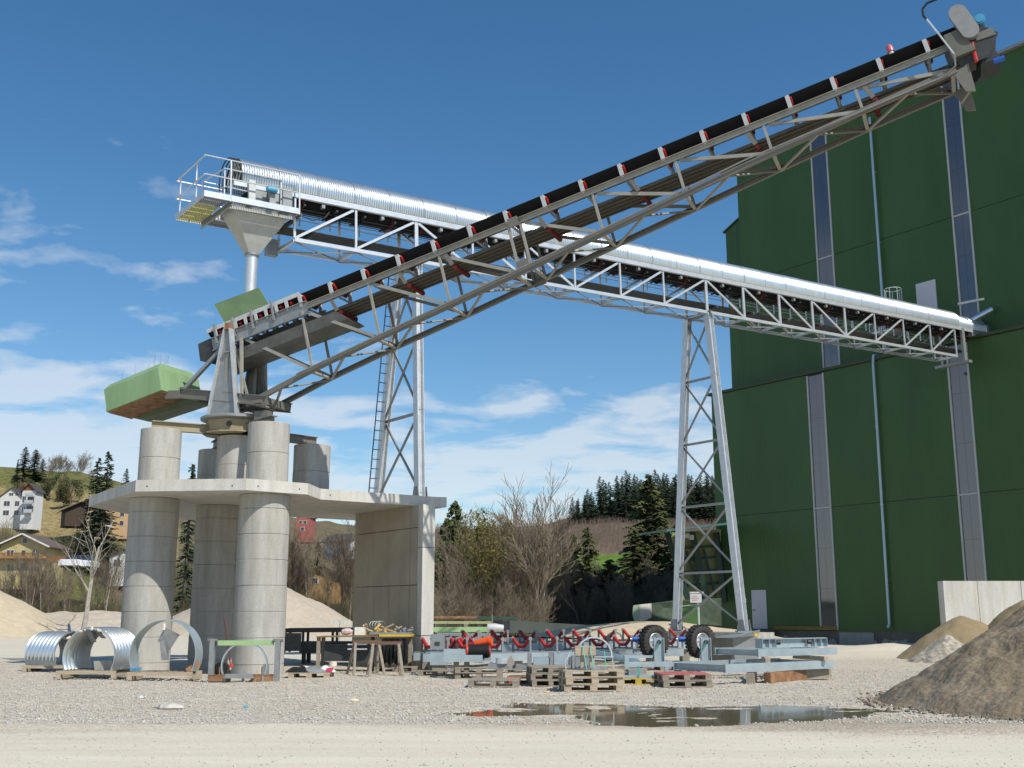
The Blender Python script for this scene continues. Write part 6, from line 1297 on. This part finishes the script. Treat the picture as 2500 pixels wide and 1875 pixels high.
MB().box((c.x - .3, 27.5, .31), (c.x + 1.0, 28.05, base - .002)).build('plate', galv_dull, t); MB().box((c.x + 1.05, 27.5, .31), (c.x + 1.5, 28.0, base + .2)).build('side_box', galv_dull, t)
MB().tube((c.x + .74, 27.6, base + .28), (c.x + .74, 27.6, base + .31), .02, 8).build('stud', galv, t)
# crate, hoop and base plate on the front stack
t = thing('wooden_crate', (1.62, 24.6, .6), 'small wooden crate bound with green straps on the front pallet stack', 'crate')
cx0, cy0 = 1.60, 24.45
MB().box((cx0 - .24, cy0, .74), (cx0 + .20, cy0 + .35, .93)).build('box', wood, t)
for x in (-.12, .08): MB().box((cx0 + x, cy0 + .1, .47), (cx0 + x + .1, cy0 + .25, .739)).build('post', wood, t)
for x in (-.06, .1): MB().beam((cx0 + x - .02, cy0 - .02, .935), (cx0 + x + .05, cy0 - .16, .46), .02, .006).build('strap', teal, t)
t = thing('flange_disc', (1.75, 24.6, .434), 'flat round steel flange under the wooden crate', 'flange'); MB().lathe((1.72, 24.75, .436), UP, [(.001, 0), (.36, 0), (.36, .03), (.28, .035), (.28, .06), (.001, .06)], 32).build('disc', galv_dull, t, True)
t = thing0('steel_hoop', 'pale steel half hoop standing over the wooden crate', 'hoop', None); arch(t, .40, .22, 'hoop', galv, legs=.02, amp=0, z0=.0, th=.03, ext=0); place(t, V((1.80, 24.9, .70)), .0)
t = thing('hoop_carrier', (1.8, 24.9, .5), 'thin bar frame that holds the half hoop over the pallets', 'frame'); MB().box((1.4, 24.86, .68), (2.22, 25.02, .70)).build('bar', galv, t)
for x in (1.38, 2.2): MB().tube((x, 24.9, .44), (x, 24.9, .7), .012, 6).build('rod', galv, t)
MB().path([(1.16, 24.5, .44), (1.14, 24.5, .6), (1.25, 24.6, .78), (1.38, 24.8, .9)], .012, 5).build('bent_rod', galv, t)
# far hoop behind the rollers
t = thing0('steel_arch', 'dark steel arch cover standing behind the red rollers', 'arch', None); arch(t, .30, .5, 'sheet', galv_dull, legs=.32, amp=0, z0=.55, th=.02); place(t, V(((1497 - 1250) / 2758 * 39.5, 39.5, 0)), -.25); MB().box((-.3, .02, .0), (.3, .48, .549)).build('stand', darksteel, t)
# wheels on upturned axle stands
def wheel(cx, cy, cz, r, rot, label):
    t = thing0('wheel', label, 'wheel', 'tyred wheels on upturned stands'); prof = [(.55 * r, -.13), (.62 * r, -.155), (.85 * r, -.165), (.95 * r, -.14), (r, -.09), (r, .09), (.95 * r, .14), (.85 * r, .165), (.62 * r, .155), (.55 * r, .13)]
    MB().lathe((0, 0, 0), (0, 1, 0), prof, 48, True).build('tyre', tyre_m, t, True)
    tr = MB()
    for k in range(26):
        a = 2 * math.pi * k / 26
        for sgn, sh in ((-1, 0), (1, .5)):
            a2 = a + sh * 2 * math.pi / 26; c, s = math.cos(a2), math.sin(a2); p = V((c * r, sgn * .02, s * r)); q = V((c * r * .985, sgn * .15, s * r * .985)); tr.beam(p, q, .07 * r / .5, .05, (c, 0, s))
    tr.build('tread_lugs', tyre_m, t)
    MB().lathe((0, 0, 0), (0, 1, 0), [(.55 * r, -.12), (.52 * r, -.13), (.46 * r, -.09), (.40 * r, -.02), (.15 * r, -.03), (.14 * r, -.12), (.001, -.13)], 32).build('rim', galv, t, True)
    for k in range(6): a = k * math.pi / 3; MB().tube((.25 * r * math.cos(a), -.02, .25 * r * math.sin(a)), (.25 * r * math.cos(a), -.055, .25 * r * math.sin(a)), .018, 6).build('wheel_nut', galv_dull, t)
    t.location = (cx, cy, cz); t.rotation_euler = (0, 0, rot); return t
def stand(px, y, label):
    c = PY(px, 1557, y); t = thing('wheel_stand', (c.x, y, 0), label, 'stand', 'upturned wheel stands')
    m = MB(); m.box((c.x - .13, y - .02, .17), (c.x + .13, y, c.z)); m.box((c.x - .15, y - .1, .17), (c.x - .13, y + .1, c.z)); m.box((c.x + .13, y - .1, .17), (c.x + .15, y + .1, c.z)); m.build('post', galv_blue, t); MB().prism([(c.x + .12, y - .02, .17), (c.x + .24, y - .02, .17), (c.x + .12, y - .02, .4)], (0, .03, 0)).build('gusset', galv_blue, t)
    MB().box((c.x - .25, y - .2, .145), (c.x + .35, y + .3, .17)).build('foot_plate', galv_dull, t); MB().beam((c.x - .02, y - .18, c.z - .1), (c.x - .32, y - .25, .18), .03, .008).build('green_strap', teal, t)
    MB().tube((c.x, y - .15, c.z - .12), (c.x, y + .45, c.z - .12), .06, 12).build('stub_axle', darksteel, t); return t
for px, y, la, lb in ((1608, 33.4, 'left knobbly tyre with a steel rim', 'left upturned stand with green strap under the tyre'), (1722, 33.2, 'right knobbly tyre with a steel rim', 'right upturned stand with green strap beside the hopper')):
    s_ = stand(px, y, lb); c = PY(px - 13, 1566, y + .8); w_ = wheel(c.x, y + .75, c.z, .47, .55, la)
for px, lab in ((1560, 'short blue roller seen left of the left tyre'), (1665, 'long blue roller seen between the two tyres')):
    p = PY(px if px > 1600 else 1553, 1560, 35); L_ = .5 if px > 1600 else .22; t = thing('blue_roller', p, lab, 'roller'); MB().tube(p + V((-.1, 0, 0)), p + V((L_, 0, -.02)), .085, 16).build('shell', blue, t, True); MB().tube(p + V((-.18, 0, 0)), p + V((L_ + .1, 0, -.02)), .03, 8).build('shaft', galv, t)
    MB().box((p.x - .02, p.y - .03, .6), (p.x + .04, p.y + .03, p.z - .06)).build('holder', galv_dull, t)
# hopper box
t = thing('feed_hopper', PY(1795, 1600, 35), 'grey steel hopper box with a flared lip and yellow sticker', 'hopper'); y = 34.6
c = [PY(a, b, yy) for a, b, yy in ((1735, 1605, 34.4), (1796, 1617, 34.0), (1850, 1592, 35.0), (1785, 1585, 35.6))]; tt = [PY(a, b, yy) for a, b, yy in ((1730, 1557, 34.3), (1787, 1557, 33.9), (1850, 1552, 35.0), (1790, 1548, 35.6))]
lo = [V((p.x, p.y, .12)) for p in c]; MB().hexa(lo + tt).build('body', galv_dull, t)
MB().hexa([tt[1] + V((0, -.02, .002)), tt[2] + V((.02, 0, .002)), tt[2] + V((-.05, .1, .002)), tt[1] + V((0, .1, .002)), PY(1808, 1551, 33.6), PY(1856, 1537, 34.8), PY(1850, 1538, 35.2), PY(1804, 1549, 34.2)]).build('flared_lip', galv_blue, t)
s_ = PY(1843, 1550, 34.2); MB().box((s_.x - .05, s_.y - .2, s_.z - .04), (s_.x + .05, s_.y - .19, s_.z + .05)).build('yellow_sticker', mat('sticker_yellow', (.75, .50, .03), .5), t)
t = thing('side_sheet', PY(1765, 1585, 34.2), 'large bent grey sheet leaning in front of the hopper box', 'sheet')
MB().prism([PY(1738, 1617, 33.9), PY(1786, 1619, 33.5), PY(1790, 1558, 33.6), PY(1733, 1557, 34.1)], (0.01, .04, 0)).build('sheet', mat('dull_sheet', (.12, .12, .105), .4, .5, .2, 1.5, col2=(.22, .19, .12)), t)
# laid out steel frames, right
def flat_frame(pn, qn, dep, z, hgt, label, m=galv_blue, extra=True):
    t = thing('steel_grillage', (pn + qn) / 2, label, 'frame', 'flat steel frames laid out before the hall'); d = (qn - pn).normalized(); b = V((-d.y, d.x, 0)) * dep; Lz = UP * z
    P_ = [V((pn.x, pn.y, z)), V((qn.x, qn.y, z)), V((qn.x, qn.y, z)) + b, V((pn.x, pn.y, z)) + b]
    for i, (a, c) in enumerate(((0, 1), (3, 2))): MB().channel(P_[a], P_[c], .08, hgt, .012, UP, 1).build('side_member', m, t)
    for i, (a, c) in enumerate(((0, 3), (1, 2))): MB().channel(P_[a] + d * (.06 if i == 0 else -.06), P_[c] + d * (.06 if i == 0 else -.06), .06, hgt * .8, .012, UP, 1).build('end_member', m, t)
    if extra: MB().beam(P_[0].lerp(P_[1], .3), P_[3].lerp(P_[2], .7), .07, .05).build('diagonal', m, t); MB().beam(P_[0].lerp(P_[1], .55), P_[3].lerp(P_[2], .55), .06, .08).build('cross_member', m, t)
    return t
flat_frame(V((4.95, 26.6, 0)), V((8.15, 29.0, 0)), 1.7, .36, .2, 'lower long blue grey frame resting on timber blocks')
flat_frame(V((6.1, 28.3, 0)), V((8.55, 30.0, 0)), 1.5, .66, .18, 'upper blue grey frame lying on top of the lower one')
t = thing('flanged_beam', (7.8, 30.3, .8), 'blue grey flanged beam with end ribs lying on the upper frame', 'beam'); a, b = V((6.35, 29.2, .87)), V((8.4, 30.6, .87)); MB().ibeam(a, b, .22, .24, .02).build('beam', galv_blue, t)
for f in (0, .1, .2, .8, .9, 1): q = a.lerp(b, f); MB().beam(q - UP * .11, q + UP * .11, .25, .015, (b - a).normalized()).build('rib', galv_blue, t)
for f in (.27, .75): q = a.lerp(b, f); MB().tube(q + V((-.05, -.14, .02)), q + V((.05, -.14, .02)), .06, 8).build('bolt_cluster', darksteel, t)
for (p, q, lab) in (((5.6, 26.9), (6.0, 28.4), 'timber block under the front of the lower frame'), ((6.1, 27.3), (7.3, 28.6), 'long rusty brown timber under the lower frame'), ((7.3, 28.7), (8.1, 29.2), 'timber plank end under the right of the frames')):
    m = MB(); m.beam((p[0], p[1], .12), (q[0], q[1], .12), .18, .24); tag(m.build('timber_block', wood_old if 'rusty' not in lab else rust, None, loc=((p[0] + q[0]) / 2, (p[1] + q[1]) / 2, 0)), lab, 'timber')
m = MB(); m.beam((6.2, 27.6, .51), (6.5, 29.4, .51), .12, .11); m.beam((7.9, 28.6, .51), (7.5, 30.2, .51), .12, .11); tag(m.build('spacer_timbers', wood, None, loc=(7, 28.9, .45)), 'spacer timbers between the two steel frames', 'timber')
t = thing('strut_bundle', PY(1500, 1610, 29.5), 'bundle of green strapped blue grey struts leaning from the rollers', 'struts')
for k in range(4): a, b = PY(1440 + k * 6, 1588 + k * 5, 29.8 - k * .1), PY(1560 + k * 3, 1612 + k * 3, 28.7 - k * .1); MB().channel(a, b, .08, .07, .01).build('strut', galv_blue, t)
for f in (.3, .7): q = PY(1440, 1588, 29.6).lerp(PY(1560, 1612, 28.5), f); MB().beam(q + V((0, -.05, .06)), q + V((.03, -.1, -.3)), .025, .01).build('strap', teal, t)
t = thing('bracket_set', (3.0, 27.0, .2), 'small blue grey brackets strapped on the yellow pallet', 'brackets')
MB().box((2.55, 26.7, .146), (3.35, 27.2, .2)).build('plate', galv_blue, t); MB().box((2.75, 26.9, .201), (3.1, 27.3, .32)).build('bracket', galv_dull, t); MB().channel((2.7, 27.5, .42), (3.9, 27.7, .42), .1, .12, .012).build('long_bracket', galv_blue, t); MB().box((2.72, 27.45, .2), (2.82, 27.6, .62)).build('upright', galv_blue, t); MB().beam((2.7, 27.5, .6), (3.4, 27.6, .6), .08, .06).build('top_bar', galv_blue, t); MB().box((3.7, 27.6, .145), (3.8, 27.75, .36)).build('foot', galv_blue, t); MB().box((2.95, 26.66, .2), (2.99, 26.69, .42)).build('strap', teal, t)
for px, py, y, L2, lab in ((1415, 1620, 28.6, .5, 'grey side box right of the bearing brackets'), (1365, 1608, 28.9, .45, 'curved grey cover left of the half hoop')):
    c = PY(px, py, y); m = MB(); m.box((c.x - L2 / 2, y, .2), (c.x + L2 / 2, y + .4, c.z + .15)); tag(m.build('steel_box', galv_dull, None, loc=(c.x, y + .2, .2)), lab, 'machine part')
# background stock: rusty beams, sheets, boat like trough
def slabthing(px0, py0, px1, py1, y, th_, dep, m, name, label, cat, seg=1):
    a, b = PY(px0, py0, y), PY(px1, py0 if False else py0, y); z0 = PY(px0, py1, y).z; t = thing(name, ((a.x + b.x) / 2, y, z0), label, cat)
    for i in range(seg): MB().box((a.x + (b.x - a.x) * i / seg + .01, y, z0), (a.x + (b.x - a.x) * (i + 1) / seg - .01, y + dep, a.z)).build('length', m, t)
    MB().box((a.x + .5, y + .1, -.2), (a.x + .7, y + dep - .1, z0)).build('prop', wood_old, t); MB().box((b.x - .7, y + .1, -.2), (b.x - .5, y + dep - .1, z0)).build('prop', wood_old, t); return t
slabthing(1040, 1504, 1165, 1510, 60, .1, 1, rust, 'steel_beams', 'rust coloured steel beams stacked at the back of the yard', 'beams', 2)
slabthing(1166, 1505, 1262, 1513, 60, .1, 1, mat('stack_green', (.03, .07, .045), .6), 'steel_beams', 'dark green steel beams continuing the rusty ones', 'beams', 2)
slabthing(1040, 1517, 1200, 1523, 57, .1, 1, mat('board_pale_yellow', (.35, .36, .18), .8), 'boards', 'pale yellowish boards below the rusty beams', 'boards', 3)
slabthing(1040, 1531, 1196, 1543, 50, .1, 1.4, greenlt, 'green_sheets', 'light green sheets stacked behind the conveyor sections', 'sheets', 1)
slabthing(1205, 1517, 1245, 1540, 52, .1, 1.0, darksteel, 'steel_trough', 'dark steel trough end beside the light green sheets', 'trough', 1)
t = thing('white_trough', PY(1208, 1535, 49), 'small white bent sheet with a thin upright rod', 'sheet'); c = PY(1210, 1532, 49); MB().lathe((c.x - .35, 49, c.z), (1, 0, -.05), [(.16, 0), (.2, .3), (.15, .7)], 12).build('sheet', white, t, True); MB().tube((c.x - .1, 49, 0.1), (c.x - .15, 49, c.z + .55), .02, 6).build('rod', galv_dull, t); MB().box((c.x - .3, 49, 0), (c.x + .3, 49.2, c.z - .2)).build('stand', darksteel, t)
t = thing('sheet_bund', PY(1380, 1525, 66), 'long dark grey sheet pile bank in front of the thicket', 'bank'); 
MB().hexa([PY(1242, 1545, 62), PY(1500, 1545, 66), PY(1500, 1545, 67), PY(1242, 1545, 63), PY(1242, 1514, 62), PY(1500, 1530, 66), PY(1500, 1530, 67), PY(1242, 1514, 63)]).build('bank', mat('bank_grey', (.06, .075, .07), .85, 0, .2, .5), t)
t = thing('yard_table', PY(829, 1520, 70), 'white panels on a stand at the foot of the pale gravel heap', 'panels'); c = PY(829, 1520, 70); MB().box((c.x - .55, 70, c.z - .1), (c.x, 70.1, c.z + .18)).build('panel', concrete_w, t); MB().box((c.x + .03, 70, c.z - .12), (c.x + .7, 70.1, c.z + .12)).build('panel', concrete_w, t); MB().box((c.x - .02, 70.03, -.1), (c.x + .02, 70.08, c.z + .15)).build('post', galv_dull, t)
# litter and single rocks
def rock(px, py, r, m, label, sq=.5, seed=1, cat='rock', name='rock'):
    p = G(px, py); rr = random.Random(seed); mb = MB(); vs, n = [], 9
    for i in range(5):
        for j in range(n): a = 2 * math.pi * j / n; f = math.sin(math.pi * (i + .5) / 5) * rr.uniform(.75, 1.15); vs.append((p.x + r * f * math.cos(a), p.y + r * f * .8 * math.sin(a), float(gz([p.x], [p.y])[0]) + r * sq * (.35 - math.cos(math.pi * (i + .5) / 5)) * rr.uniform(.8, 1.1)))
    fs = [(i * n + j, i * n + (j + 1) % n, (i + 1) * n + (j + 1) % n, (i + 1) * n + j) for i in range(4) for j in range(n)] + [tuple(range(n - 1, -1, -1)), tuple(range(4 * n, 5 * n))]
    mb.add(vs, fs); return tag(mb.build(name, m, None, loc=p), label, cat)
rock(413, 1730, .24, stonem, 'flat pale rock at the road edge, left', .35, 3); rock(393, 1728, .13, stonem, 'small darker rock touching the flat pale one', .5, 4)
rock(342, 1705, .1, stonem, 'grey rock on the gravel in front of the smooth steel ring', .5, 5); rock(865, 1713, .1, mat('cream_paper', (.66, .56, .36), .9), 'cream coloured scrap on the gravel', .35, 6, 'scrap', 'paper_scrap')
rock(600, 1727, .05, blue_lt, 'small light blue scrap on the gravel', .6, 7, 'scrap', 'plastic_scrap'); rock(1336, 1691, .06, mat('yellow_scrap_m', (.7, .5, .15), .9), 'small yellow scrap before the pallets', .4, 8, 'scrap', 'paper_scrap'); rock(1383, 1682, .1, foam, 'white bottle shaped litter beside the front stack', .4, 9, 'litter', 'litter_piece')
rock(2005, 1592, .17, foam, 'white lump on the gravel right of the frames', .8, 10, 'rock'); rock(1957, 1651, .12, stonem, 'stone at the end of the timber under the frames', .6, 11)
for i, (px, py) in enumerate(((2085, 1748), (2062, 1753), (1930, 1757), (2010, 1730), (2140, 1744), (1700, 1772))): rock(px, py, .045, mat('stone_grey', (.34, .31, .27), .9), 'fist sized stone %s' % ('at the puddle edge near the sand pile' if i < 5 else 'at the front edge of the puddle'), .6, 20 + i)['group'] = 'stones at the puddle edge'
